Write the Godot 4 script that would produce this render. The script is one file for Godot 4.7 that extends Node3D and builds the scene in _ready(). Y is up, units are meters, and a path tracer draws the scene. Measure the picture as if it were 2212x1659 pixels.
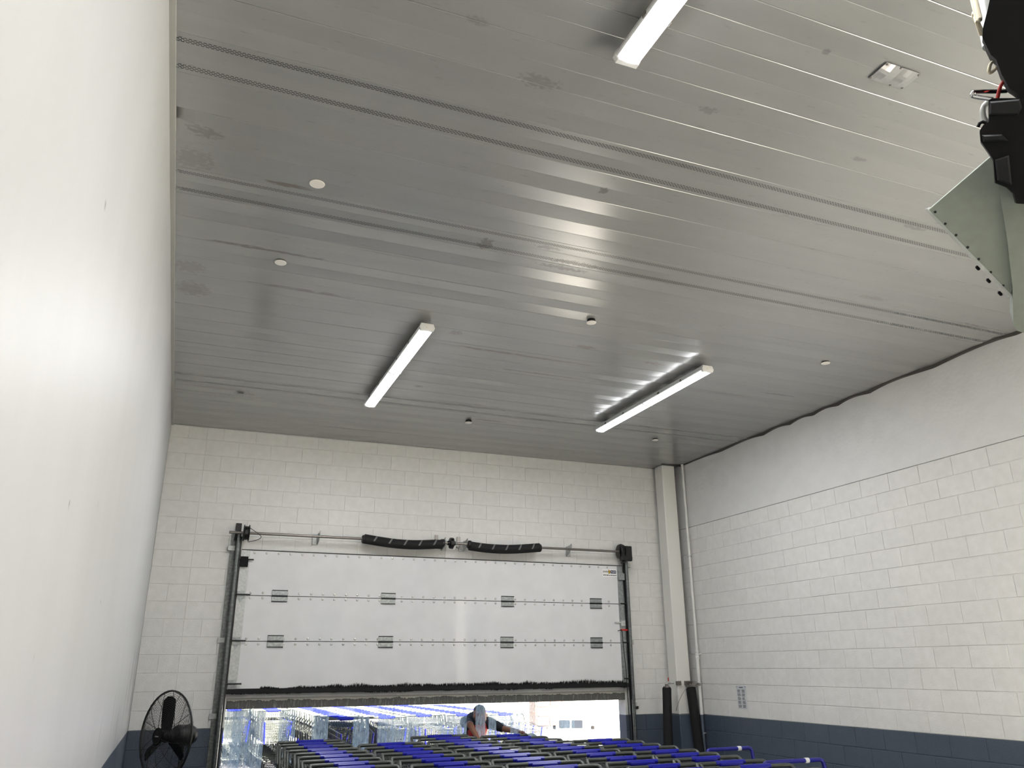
extends Node3D

# ---------------------------------------------------------------- measures (metres)
const C := 0.2032            # one block course
const D := 10.72             # far wall, inner face at z = -D
const XL := -0.39            # left wall, inner face
const XR := 7.061            # right wall, inner face
const HC := 4.841            # ceiling underside
const BLUE := 6.0 * C        # top of the grey-blue dado
const BEAM := 3.8556         # underside of the bond beam on the right wall
const OPEN_L := 0.64
const OPEN_R := 6.03
const LINTEL := 7.0 * C
const ZB := 4.0              # back wall, inner face

var rng := RandomNumberGenerator.new()
var M := {}
var used_names := {}
var mesh_cache := {}


# ---------------------------------------------------------------- mesh builder
class MB:
	var v := PackedVector3Array()
	var n := PackedVector3Array()
	var uv := PackedVector2Array()
	var ix := PackedInt32Array()

	func vert(p: Vector3, nn: Vector3, t := Vector2.ZERO) -> int:
		v.append(p); n.append(nn); uv.append(t)
		return v.size() - 1

	func tri_i(a: int, b: int, c: int) -> void:
		var g := (v[b] - v[a]).cross(v[c] - v[a])
		if g.dot(n[a] + n[b] + n[c]) > 0.0:
			ix.append_array(PackedInt32Array([a, c, b]))
		else:
			ix.append_array(PackedInt32Array([a, b, c]))

	# corners run round the face; the normal follows the right hand
	func quad(a: Vector3, b: Vector3, c: Vector3, d: Vector3, t := [Vector2(0, 0), Vector2(1, 0), Vector2(1, 1), Vector2(0, 1)]) -> void:
		var nn := (b - a).cross(c - a)
		if nn.length_squared() < 1e-14:
			nn = (c - a).cross(d - a)
		nn = nn.normalized()
		var i := vert(a, nn, t[0]); vert(b, nn, t[1]); vert(c, nn, t[2]); vert(d, nn, t[3])
		tri_i(i, i + 1, i + 2); tri_i(i, i + 2, i + 3)

	func tri(a: Vector3, b: Vector3, c: Vector3) -> void:
		var nn := (b - a).cross(c - a).normalized()
		var i := vert(a, nn); vert(b, nn); vert(c, nn)
		tri_i(i, i + 1, i + 2)

	# box with chamfered edges
	func box(c: Vector3, s: Vector3, ch := 0.0, bs := Basis.IDENTITY) -> void:
		var h := s * 0.5
		ch = minf(ch, minf(h.x, minf(h.y, h.z)) * 0.9)
		var axes := [Vector3.RIGHT, Vector3.UP, Vector3.BACK]
		for k in 3:
			var u: Vector3 = axes[(k + 1) % 3]
			var w: Vector3 = axes[(k + 2) % 3]
			var f: Vector3 = axes[k]
			for sg in [-1.0, 1.0]:
				var fc: Vector3 = f * h[k] * sg
				var uu: Vector3 = u * (h[(k + 1) % 3] - ch)
				var ww: Vector3 = w * (h[(k + 2) % 3] - ch)
				if sg < 0.0:
					uu = -uu
				quad(c + bs * (fc - uu - ww), c + bs * (fc + uu - ww), c + bs * (fc + uu + ww), c + bs * (fc - uu + ww))
		if ch <= 0.0:
			return
		for k in 3:
			var k1 := (k + 1) % 3
			var k2 := (k + 2) % 3
			for s1 in [-1.0, 1.0]:
				for s2 in [-1.0, 1.0]:
					var a := Vector3.ZERO; var b := Vector3.ZERO
					a[k1] = s1 * h[k1]; a[k2] = s2 * (h[k2] - ch)
					b[k1] = s1 * (h[k1] - ch); b[k2] = s2 * h[k2]
					var e := Vector3.ZERO; e[k] = h[k] - ch
					var o := Vector3.ZERO; o[k1] = s1; o[k2] = s2
					if (b - a).cross(e).dot(o) > 0.0:
						quad(c + bs * (a - e), c + bs * (b - e), c + bs * (b + e), c + bs * (a + e))
					else:
						quad(c + bs * (a + e), c + bs * (b + e), c + bs * (b - e), c + bs * (a - e))
		for sx in [-1.0, 1.0]:
			for sy in [-1.0, 1.0]:
				for sz in [-1.0, 1.0]:
					var s3 := Vector3(sx, sy, sz)
					var pa := s3 * Vector3(h.x, h.y - ch, h.z - ch)
					var pb := s3 * Vector3(h.x - ch, h.y, h.z - ch)
					var pc := s3 * Vector3(h.x - ch, h.y - ch, h.z)
					if (pb - pa).cross(pc - pa).dot(s3) > 0.0:
						tri(c + bs * pa, c + bs * pb, c + bs * pc)
					else:
						tri(c + bs * pa, c + bs * pc, c + bs * pb)

	func span(a: Vector3, b: Vector3, ch := 0.0) -> void:
		box((a + b) * 0.5, (b - a).abs(), ch)

	# round bar along a path; radius may be one number or one per point
	func tube(pts: Array, r, sides := 8, caps := true, closed := false) -> void:
		var m := pts.size()
		var up := Vector3.ZERO
		var first := v.size()
		var acc := 0.0
		for i in m:
			var p: Vector3 = pts[i]
			var before: Vector3 = pts[(i - 1 + m) % m] if (i > 0 or closed) else p
			var after: Vector3 = pts[(i + 1) % m] if (i < m - 1 or closed) else p
			var t := (after - before).normalized()
			if up == Vector3.ZERO:
				up = t.cross(Vector3.UP if absf(t.y) < 0.9 else Vector3.RIGHT).normalized()
			else:
				up = (up - t * up.dot(t)).normalized()
			var w := t.cross(up)
			var rad: float = r[i] if r is Array else r
			if i > 0:
				acc += p.distance_to(pts[i - 1])
			for k in sides + 1:
				var a := TAU * k / sides
				var d := up * cos(a) + w * sin(a)
				vert(p + d * rad, d, Vector2(float(k) / sides, acc))
		var rows := m if closed else m - 1
		for i in rows:
			for k in sides:
				var a := first + i * (sides + 1) + k
				var b := first + ((i + 1) % m) * (sides + 1) + k
				tri_i(a, a + 1, b + 1); tri_i(a, b + 1, b)
		if caps and not closed:
			for e in [0, m - 1]:
				var p0: Vector3 = pts[e]
				var q: Vector3 = pts[1] if e == 0 else pts[m - 2]
				var nn := (p0 - q).normalized()
				var ci := vert(p0, nn)
				var ring := []
				for k in sides:
					ring.append(vert(v[first + e * (sides + 1) + k], nn))
				for k in sides:
					tri_i(ci, ring[k], ring[(k + 1) % sides])

	func curve(pts: Array, r, sides := 8, steps := 4) -> void:
		var out := []
		var m := pts.size()
		for i in m - 1:
			var p0: Vector3 = pts[maxi(i - 1, 0)]; var p1: Vector3 = pts[i]; var p2: Vector3 = pts[i + 1]; var p3: Vector3 = pts[mini(i + 2, m - 1)]
			for k in steps:
				out.append(p1.cubic_interpolate(p2, p0, p3, float(k) / steps))
		out.append(pts[m - 1])
		tube(out, r, sides)

	# turned shape: profile of (radius, height) about an axis through c
	func lathe(c: Vector3, axis: Vector3, prof: Array, sides := 20) -> void:
		axis = axis.normalized()
		var u := axis.cross(Vector3.UP if absf(axis.y) < 0.9 else Vector3.RIGHT).normalized()
		var w := axis.cross(u)
		for i in prof.size() - 1:
			var a: Vector2 = prof[i]
			var b: Vector2 = prof[i + 1]
			var dr := b - a
			var nr := Vector2(dr.y, -dr.x).normalized()
			var f := v.size()
			for k in sides + 1:
				var an := TAU * k / sides
				var d := u * cos(an) + w * sin(an)
				var nn := d * nr.x + axis * nr.y
				vert(c + d * a.x + axis * a.y, nn)
				vert(c + d * b.x + axis * b.y, nn)
			for k in sides:
				var q := f + k * 2
				tri_i(q, q + 2, q + 3); tri_i(q, q + 3, q + 1)

	# flat polygon in the x-y plane, thick from z0 to z1, edges chamfered on the z1 side
	func prism(poly: PackedVector2Array, z0: float, z1: float, ch := 0.0) -> void:
		if Geometry2D.is_polygon_clockwise(poly):
			poly.reverse()
		var top := poly
		var zc := z1
		if ch > 0.0:
			var inner := Geometry2D.offset_polygon(poly, -ch)
			if inner.size() == 1 and inner[0].size() == poly.size():
				# match the starting corner
				var ip: PackedVector2Array = inner[0]
				if Geometry2D.is_polygon_clockwise(ip):
					ip.reverse()
				var best := 0
				for k in ip.size():
					if ip[k].distance_to(poly[0]) < ip[best].distance_to(poly[0]):
						best = k
				top = PackedVector2Array()
				for k in ip.size():
					top.append(ip[(k + best) % ip.size()])
				zc = z1 - ch
		var idx := Geometry2D.triangulate_polygon(top)
		for k in range(0, idx.size(), 3):
			var a := top[idx[k]]; var b := top[idx[k + 1]]; var c := top[idx[k + 2]]
			if (b - a).cross(c - a) < 0.0:
				var s := b; b = c; c = s
			tri(Vector3(a.x, a.y, z1), Vector3(b.x, b.y, z1), Vector3(c.x, c.y, z1))
		idx = Geometry2D.triangulate_polygon(poly)
		for k in range(0, idx.size(), 3):
			var a := poly[idx[k]]; var b := poly[idx[k + 1]]; var c := poly[idx[k + 2]]
			if (b - a).cross(c - a) < 0.0:
				var s := b; b = c; c = s
			tri(Vector3(a.x, a.y, z0), Vector3(c.x, c.y, z0), Vector3(b.x, b.y, z0))
		var m := poly.size()
		for k in m:
			var a := poly[k]; var b := poly[(k + 1) % m]
			quad(Vector3(a.x, a.y, z0), Vector3(b.x, b.y, z0), Vector3(b.x, b.y, zc), Vector3(a.x, a.y, zc))
			if zc != z1:
				var ta := top[k]; var tb := top[(k + 1) % m]
				quad(Vector3(a.x, a.y, zc), Vector3(b.x, b.y, zc), Vector3(tb.x, tb.y, z1), Vector3(ta.x, ta.y, z1))

	func mesh() -> ArrayMesh:
		var a := []
		a.resize(Mesh.ARRAY_MAX)
		a[Mesh.ARRAY_VERTEX] = v
		a[Mesh.ARRAY_NORMAL] = n
		a[Mesh.ARRAY_TEX_UV] = uv
		a[Mesh.ARRAY_INDEX] = ix
		var m := ArrayMesh.new()
		m.add_surface_from_arrays(Mesh.PRIMITIVE_TRIANGLES, a)
		return m


# ---------------------------------------------------------------- objects
func numbered(called: String) -> String:
	var k: int = used_names.get(called, -1) + 1
	used_names[called] = k
	return called if k == 0 else "%s_%03d" % [called, k]


func part(called: String, mesh: Mesh, mat: Material, parent: Node, at := Vector3.ZERO, label := "") -> MeshInstance3D:
	var o := MeshInstance3D.new()
	o.name = numbered(called) if parent == self else called
	o.mesh = mesh
	o.material_override = mat
	o.position = at
	if label:
		o.set_meta("label", label)
	parent.add_child(o, true)
	return o


func tag(o: Node3D, label: String, category: String, group := "", kind := "") -> Node3D:
	o.set_meta("label", label)
	o.set_meta("category", category)
	if group:
		o.set_meta("group", group)
	if kind:
		o.set_meta("kind", kind)
	return o


func thing(called: String, label: String, category: String, at := Vector3.ZERO, group := "") -> Node3D:
	var o := Node3D.new()
	o.name = numbered(called)
	o.position = at
	add_child(o)
	return tag(o, label, category, group)


func struct(called: String, mesh: Mesh, mat: Material, label: String, category: String) -> MeshInstance3D:
	var o := part(called, mesh, mat, self)
	tag(o, label, category, "", "structure")
	return o


func copy_of(src: Node3D, label: String) -> Node3D:
	var base: String = src.name
	var cut := base.rfind("_")
	if cut > 0 and base.substr(cut + 1).is_valid_int():
		base = base.substr(0, cut)
	var c: Node3D = src.duplicate()
	c.name = numbered(base)
	add_child(c)
	c.set_meta("label", label)
	return c


# ---------------------------------------------------------------- materials
func mat(key: String, col: Color, rough := 0.6, metal := 0.0, spec := 0.5) -> StandardMaterial3D:
	var m := StandardMaterial3D.new()
	m.resource_name = key
	m.albedo_color = col
	m.roughness = rough
	m.metallic = metal
	m.metallic_specular = spec
	M[key] = m
	return m


func noise_tex(freq: float, lo: Color, hi: Color, size := 512, octaves := 4, sd := 1, normal := false, strength := 4.0) -> NoiseTexture2D:
	var f := FastNoiseLite.new()
	f.seed = sd
	f.noise_type = FastNoiseLite.TYPE_SIMPLEX_SMOOTH
	f.frequency = freq
	f.fractal_octaves = octaves
	var t := NoiseTexture2D.new()
	t.width = size; t.height = size
	t.seamless = true
	t.noise = f
	if normal:
		t.as_normal_map = true
		t.bump_strength = strength
	else:
		var g := Gradient.new()
		g.set_color(0, lo); g.set_color(1, hi)
		t.color_ramp = g
	return t


func tri_world(m: StandardMaterial3D, tex: Texture2D, scale: float, nrm: Texture2D = null, nscale := 0.3) -> void:
	m.uv1_triplanar = true
	m.uv1_world_triplanar = true
	m.uv1_scale = Vector3.ONE * scale
	if tex:
		m.albedo_texture = tex
	if nrm:
		m.normal_enabled = true
		m.normal_texture = nrm
		m.normal_scale = nscale


func make_materials() -> void:
	var bumps := noise_tex(0.09, Color.BLACK, Color.WHITE, 512, 4, 7, true, 5.0)
	var soft := noise_tex(0.012, Color(0.955, 0.955, 0.95), Color(1, 1, 1), 512, 5, 3)
	var wall := mat("white block paint", Color(0.865, 0.862, 0.848), 0.5)
	tri_world(wall, soft, 1.1, bumps, 0.16)
	for k in 3:
		var w2 := mat("white block paint %d" % k, Color(0.865, 0.862, 0.848) * [0.993, 1.0, 1.006][k], 0.5)
		w2.albedo_color.a = 1.0
		tri_world(w2, soft, 1.1, bumps, 0.16)
	var blue := mat("blue block paint", Color(0.28, 0.32, 0.37), 0.45)
	tri_world(blue, soft, 1.1, bumps, 0.16)
	var beam := mat("beam paint", Color(0.85, 0.85, 0.84), 0.55)
	tri_world(beam, noise_tex(0.02, Color(0.965, 0.965, 0.965), Color(1, 1, 1), 512, 5, 11), 0.35, bumps, 0.06)
	mat("plaster blue", Color(0.28, 0.32, 0.37), 0.4)
	mat("dark void", Color(0.12, 0.11, 0.10), 0.9)
	mat("concrete floor", Color(0.63, 0.625, 0.61), 0.5)
	tri_world(M["concrete floor"], noise_tex(0.01, Color(0.75, 0.75, 0.75), Color(1, 1, 1), 512, 5, 5), 0.3)
	mat("asphalt", Color(0.76, 0.755, 0.74), 0.85)
	tri_world(M["asphalt"], noise_tex(0.02, Color(0.8, 0.8, 0.8), Color(1, 1, 1), 512, 5, 6), 0.2)
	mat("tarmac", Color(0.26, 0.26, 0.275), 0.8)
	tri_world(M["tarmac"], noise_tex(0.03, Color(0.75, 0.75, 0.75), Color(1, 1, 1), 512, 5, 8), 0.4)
	mat("trim grey", Color(0.62, 0.62, 0.60), 0.5)
	mat("trim dark", Color(0.23, 0.22, 0.205), 0.6)
	mat("lamp body", Color(0.86, 0.86, 0.85), 0.4)
	var glow := mat("lamp diffuser", Color(0.95, 0.95, 0.95), 0.4)
	glow.emission_enabled = true
	glow.emission = Color(0.97, 0.985, 1.0)
	glow.emission_energy_multiplier = 4.5
	mat("white plastic", Color(0.88, 0.87, 0.84), 0.45)
	mat("galvanised", Color(0.66, 0.68, 0.68), 0.38, 0.75)
	tri_world(M["galvanised"], noise_tex(0.03, Color(0.78, 0.78, 0.78), Color(1, 1, 1), 512, 3, 21), 1.5)
	mat("galvanised pale", Color(0.78, 0.79, 0.78), 0.45, 0.35)
	tri_world(M["galvanised pale"], noise_tex(0.03, Color(0.84, 0.84, 0.84), Color(1, 1, 1), 512, 3, 22), 1.5)
	mat("track steel", Color(0.50, 0.515, 0.515), 0.36, 0.8)
	tri_world(M["track steel"], noise_tex(0.03, Color(0.7, 0.7, 0.7), Color(1, 1, 1), 512, 3, 23), 1.5)
	mat("band grey", Color(0.40, 0.40, 0.39), 0.6)
	mat("dark steel", Color(0.20, 0.20, 0.20), 0.42, 0.7)
	mat("bare steel", Color(0.52, 0.50, 0.48), 0.35, 0.8)
	mat("black rubber", Color(0.045, 0.045, 0.045), 0.8)
	mat("black plastic", Color(0.05, 0.05, 0.055), 0.6, 0.0, 0.3)
	mat("black paint", Color(0.035, 0.035, 0.035), 0.4)
	mat("door skin", Color(0.87, 0.87, 0.87), 0.06)
	tri_world(M["door skin"], noise_tex(0.008, Color(0.96, 0.96, 0.96), Color(1, 1, 1), 512, 4, 31), 0.5, noise_tex(0.004, Color.BLACK, Color.WHITE, 512, 2, 33, true, 3.0), 0.03)
	mat("rivet", Color(0.72, 0.72, 0.70), 0.3, 0.5)
	mat("seam black", Color(0.07, 0.07, 0.07), 0.6)
	mat("red paint", Color(0.72, 0.13, 0.08), 0.5)
	mat("cart wire", Color(0.33, 0.345, 0.33), 0.3, 0.55)
	mat("cart frame", Color(0.30, 0.315, 0.30), 0.35, 0.45)
	mat("cart blue", Color(0.055, 0.075, 0.58), 0.32)
	mat("cart blue steel", Color(0.05, 0.065, 0.48), 0.35)
	mat("grip label", Color(0.86, 0.86, 0.86), 0.5)
	mat("caster", Color(0.16, 0.16, 0.17), 0.6)
	mat("hood metal", Color(0.60, 0.63, 0.585), 0.5, 0.1)
	tri_world(M["hood metal"], noise_tex(0.03, Color(0.88, 0.88, 0.88), Color(1, 1, 1), 512, 4, 41), 1.2)
	mat("chrome", Color(0.80, 0.80, 0.80), 0.12, 1.0)
	mat("cream cord", Color(0.80, 0.76, 0.66), 0.7)
	mat("red cord", Color(0.60, 0.10, 0.06), 0.6)
	mat("skin", Color(0.55, 0.37, 0.27), 0.5)
	mat("hair", Color(0.13, 0.11, 0.10), 0.7)
	mat("dark shirt", Color(0.10, 0.10, 0.13), 0.85)
	mat("red vest", Color(0.70, 0.08, 0.05), 0.8)
	mat("trousers", Color(0.13, 0.13, 0.16), 0.85)
	mat("white vehicle", Color(0.90, 0.90, 0.89), 0.25)
	mat("dark glass", Color(0.12, 0.13, 0.15), 0.1)
	mat("tyre", Color(0.05, 0.05, 0.05), 0.8)
	mat("tail lamp", Color(0.55, 0.06, 0.05), 0.3)
	mat("stone", Color(0.66, 0.58, 0.54), 0.85)
	tri_world(M["stone"], noise_tex(0.06, Color(0.6, 0.57, 0.55), Color(1, 1, 1), 512, 3, 51), 0.35)
	var strip := mat("vinyl strip", Color(0.88, 0.93, 0.95, 0.5), 0.3)
	strip.transparency = BaseMaterial3D.TRANSPARENCY_ALPHA
	strip.cull_mode = BaseMaterial3D.CULL_DISABLED
	strip.albedo_texture = scuffed_vinyl()
	strip.backlight_enabled = true
	strip.backlight = Color(0.74, 0.79, 0.82)
	mat("vinyl end", Color(0.66, 0.66, 0.60), 0.4)
	M["ceiling plain"] = mat("ceiling plain", Color(0.60, 0.605, 0.605), 0.21, 0.30, 0.7)


func scuffed_vinyl() -> ImageTexture:
	var f := FastNoiseLite.new(); f.seed = 9; f.frequency = 0.03; f.fractal_octaves = 4
	var im := Image.create(128, 512, false, Image.FORMAT_RGBA8)
	for y in 512:
		for x in 128:
			var a := f.get_noise_2d(x * 2.0, y * 0.5) * 0.5 + 0.5
			a = clampf((a - 0.3) * 1.8, 0.0, 1.0)
			im.set_pixel(x, y, Color(0.93 + 0.07 * a, 0.96 + 0.04 * a, 1.0, 0.5 + 0.5 * a))
	return ImageTexture.create_from_image(im)


# a picture of dirt on painted metal: [x, z, half length, half width, colour, strength, streaky]
const STAINS := [
	[0.32, -4.675, 0.15, 0.022, 0, 0.75, 1.0], [2.95, -6.925, 0.75, 0.018, 0, 0.5, 1.0], [2.45, -6.905, 0.4, 0.012, 2, 0.6, 1.0],
	[4.28, -6.64, 0.14, 0.035, 0, 0.55, 0.6], [1.458, -3.187, 0.12, 0.05, 2, 0.35, 0.2], [2.272, -3.987, 0.035, 0.03, 2, 0.7, 0.1],
	[1.79, -4.929, 0.06, 0.07, 2, 0.55, 0.0], [2.25, -4.82, 0.10, 0.025, 2, 0.4, 0.2], [2.55, -4.97, 0.22, 0.035, 2, 0.55, 0.1], [2.5, -5.07, 0.2, 0.03, 2, 0.5, 0.1],
	[0.25, -5.605, 0.42, 0.018, 2, 0.7, 1.0], [0.6, -6.2, 0.4, 0.02, 2, 0.5, 1.0], [-0.22, -6.5, 0.13, 0.13, 1, 0.5, 0.4], [-0.25, -6.1, 0.12, 0.1, 1, 0.4, 0.4],
	[-0.25, -4.6, 0.12, 0.11, 1, 0.4, 0.3], [-0.2, -4.3, 0.1, 0.05, 2, 0.4, 0.5], [2.746, -2.446, 0.02, 0.022, 2, 0.6, 0.0], [2.449, -3.056, 0.06, 0.03, 2, 0.35, 0.2],
	[3.406, -6.488, 0.12, 0.03, 0, 0.45, 0.8], [2.187, -8.201, 0.05, 0.03, 2, 0.7, 0.2], [3.38, -9.16, 0.2, 0.03, 2, 0.55, 0.7], [2.1, -6.6, 0.06, 0.05, 2, 0.4, 0.0],
	[0.1, -9.05, 0.35, 0.05, 1, 0.35, 0.8], [3.3, -7.35, 0.5, 0.012, 2, 0.55, 1.0], [2.9, -8.6, 0.4, 0.02, 2, 0.4, 1.0], [5.6, -7.2, 0.3, 0.02, 1, 0.35, 1.0],
	[5.2, -4.6, 0.15, 0.03, 1, 0.35, 0.6], [6.2, -7.0, 0.25, 0.02, 2, 0.4, 1.0], [4.6, -3.6, 0.1, 0.02, 2, 0.3, 0.3], [1.2, -5.35, 0.3, 0.015, 1, 0.35, 1.0],
	[6.55, -4.75, 0.2, 0.05, 0, 0.4, 0.7], [1.0, -2.9, 0.06, 0.03, 2, 0.3, 0.1], [3.6, -3.1, 0.05, 0.02, 2, 0.35, 0.1], [0.4, -9.15, 0.12, 0.05, 2, 0.4, 0.1]]


func ceiling_texture(z0: float, z1: float, sd: int) -> ImageTexture:
	var w := 1024
	var h := 40
	var f := FastNoiseLite.new(); f.seed = sd; f.frequency = 0.02; f.fractal_octaves = 4
	var g := FastNoiseLite.new(); g.seed = sd + 99; g.frequency = 0.09; g.fractal_octaves = 3
	var cols := [Color(0.50, 0.39, 0.28), Color(0.60, 0.55, 0.50), Color(0.33, 0.31, 0.29)]
	var here := []
	for s in STAINS:
		if s[1] + s[3] > z1 and s[1] - s[3] < z0:
			here.append(s)
	var im := Image.create(w, h, false, Image.FORMAT_RGB8)
	for y in h:
		var z := lerpf(z0, z1, (y + 0.5) / h)
		for x in w:
			var px := lerpf(XL, XR, (x + 0.5) / w)
			var t := 0.98 + 0.02 * f.get_noise_2d(x * 0.25, y * 2.0)
			var dirt := g.get_noise_2d(x * 0.35, y * 3.0)
			if dirt > 0.55:
				t -= (dirt - 0.55) * 0.35
			var c := Color(t, t, t * 0.99)
			for s in here:
				var dx: float = (px - s[0]) / s[2]
				var dz: float = (z - s[1]) / s[3]
				var r := dx * dx + dz * dz
				if r < 1.6:
					var str: float = s[6]
					var nz := g.get_noise_2d(x * lerpf(2.2, 0.4, str), y * lerpf(2.2, 5.0, str))
					var a: float = clampf((1.15 - r + nz * 1.5) * 1.6, 0.0, 1.0) * s[5]
					c = c.lerp(cols[s[4]], a * 0.4)
			im.set_pixel(x, y, c)
	return ImageTexture.create_from_image(im)


func wall_streaks() -> ImageTexture:
	# smooth paint with rubbed grey scuffs low down by the far corner; u runs from the camera to the far wall
	var w := 1024
	var h := 256
	var f := FastNoiseLite.new(); f.seed = 17; f.frequency = 0.012; f.fractal_octaves = 4
	var g := FastNoiseLite.new(); g.seed = 18; g.frequency = 0.05; g.fractal_octaves = 3
	var im := Image.create(w, h, false, Image.FORMAT_RGB8)
	# [z, y, half z, half y, strength]
	var rubs := [[-9.6, 1.75, 0.16, 0.35, 0.22], [-9.1, 1.62, 0.08, 0.3, 0.2], [-10.2, 1.9, 0.1, 0.25, 0.2], [-7.4, 1.5, 0.04, 0.25, 0.14], [-6.2, 1.45, 0.03, 0.2, 0.12], [-10.4, 1.55, 0.12, 0.3, 0.25], [-8.2, 1.4, 0.05, 0.18, 0.18],
		[-3.05, 2.4, 0.012, 0.014, 0.8], [-3.9, 2.55, 0.012, 0.012, 0.7], [-2.6, 3.3, 0.01, 0.01, 0.5], [-4.8, 2.2, 0.012, 0.012, 0.5], [-2.9, 1.9, 0.01, 0.012, 0.5]]
	for y in h:
		var py := lerpf(HC, BLUE, (y + 0.5) / h)
		for x in w:
			var pz := lerpf(ZB, -D, (x + 0.5) / w)
			var t := 0.985 + 0.015 * f.get_noise_2d(x * 2.0, y * 0.7)
			var c := Color(t, t, t)
			for s in rubs:
				var dz: float = (pz - s[0]) / s[2]
				var dy: float = (py - s[1]) / s[3]
				var r := dz * dz + dy * dy
				if r < 1.5:
					var a: float = clampf(1.1 - r + g.get_noise_2d(x * 4.0, y * 1.2) * 1.3, 0.0, 1.0) * s[4]
					c = c.lerp(Color(0.36, 0.37, 0.39), a)
			im.set_pixel(x, y, c)
	return ImageTexture.create_from_image(im)


# ---------------------------------------------------------------- start
func _ready() -> void:
	rng.seed = 4242
	# --- camera
	var cam := Camera3D.new()
	cam.name = "camera"
	cam.fov = 51.4687
	cam.near = 0.05
	cam.far = 300.0
	cam.position = Vector3(0, 1.8723, 0)
	cam.basis = Basis.from_euler(Vector3(0.3411982, -0.3837776, -0.0073924))
	add_child(cam)
	cam.current = true
	# --- sky and exposure
	var env := Environment.new()
	env.background_mode = Environment.BG_SKY
	env.tonemap_mode = Environment.TONE_MAPPER_LINEAR
	env.tonemap_exposure = 1.04
	env.sdfgi_enabled = true
	env.ssao_enabled = true
	env.ssil_enabled = true
	var sm := ProceduralSkyMaterial.new()
	sm.sky_top_color = Color(0.50, 0.65, 0.84)
	sm.sky_horizon_color = Color(0.84, 0.89, 0.94)
	sm.ground_bottom_color = Color(0.5, 0.48, 0.45)
	sm.ground_horizon_color = Color(0.75, 0.78, 0.80)
	sm.sky_energy_multiplier = 1.0
	sm.ground_energy_multiplier = 1.0
	var sky := Sky.new()
	sky.sky_material = sm
	env.sky = sky
	var we := WorldEnvironment.new()
	we.name = "environment"
	we.environment = env
	add_child(we)
	# --- sun, high and to the right behind the building
	var sun := DirectionalLight3D.new()
	sun.name = "sun"
	sun.light_color = Color(1.0, 0.965, 0.915)
	sun.light_energy = 52.0
	sun.light_angular_distance = 0.53
	sun.shadow_enabled = true
	add_child(sun)
	sun.look_at_from_position(Vector3(6.4, 8.0, 7.4), Vector3.ZERO)

	make_materials()
	build_shell()
	build_ceiling()
	build_lamps()
	build_door()
	build_outside()
	build_strips()
	build_carts()
	build_corner()
	build_fan()
	build_heater()
	build_small()
	build_person()


# ---------------------------------------------------------------- the room
func block_mesh(w: float, h: float) -> Mesh:
	var key := "block %.3f %.3f" % [w, h]
	if not mesh_cache.has(key):
		var b := MB.new()
		b.box(Vector3.ZERO, Vector3(w, h, 0.03), 0.003)
		mesh_cache[key] = b.mesh()
	return mesh_cache[key]


func slab(a: Vector3, b: Vector3) -> Mesh:
	var m := MB.new()
	m.span(a, b)
	return m.mesh()


func lay_block(parent: Node3D, a: float, b: float, y0: float, y1: float, on_right: bool) -> void:
	# a..b along the wall (x on the far wall, z on the right wall)
	var w := b - a - 0.0030
	var h := y1 - y0 - 0.0058
	if w < 0.03 or h < 0.02:
		return
	var m: Material = M["blue block paint"] if y0 < BLUE - 0.05 else M["white block paint %d" % rng.randi_range(0, 2)]
	var proud := rng.randf_range(-0.0012, 0.0012)
	var o := part("block", block_mesh(snappedf(w, 0.001), snappedf(h, 0.001)), m, parent)
	var c := (a + b) * 0.5
	if on_right:
		o.position = Vector3(XR + 0.015 + proud, (y0 + y1) * 0.5, c)
		o.rotation = Vector3(0, -PI / 2, rng.randf_range(-0.0012, 0.0012))
	else:
		o.position = Vector3(c, (y0 + y1) * 0.5, -D - 0.015 + proud)
		o.rotation = Vector3(0, 0, rng.randf_range(-0.0012, 0.0012))


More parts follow.
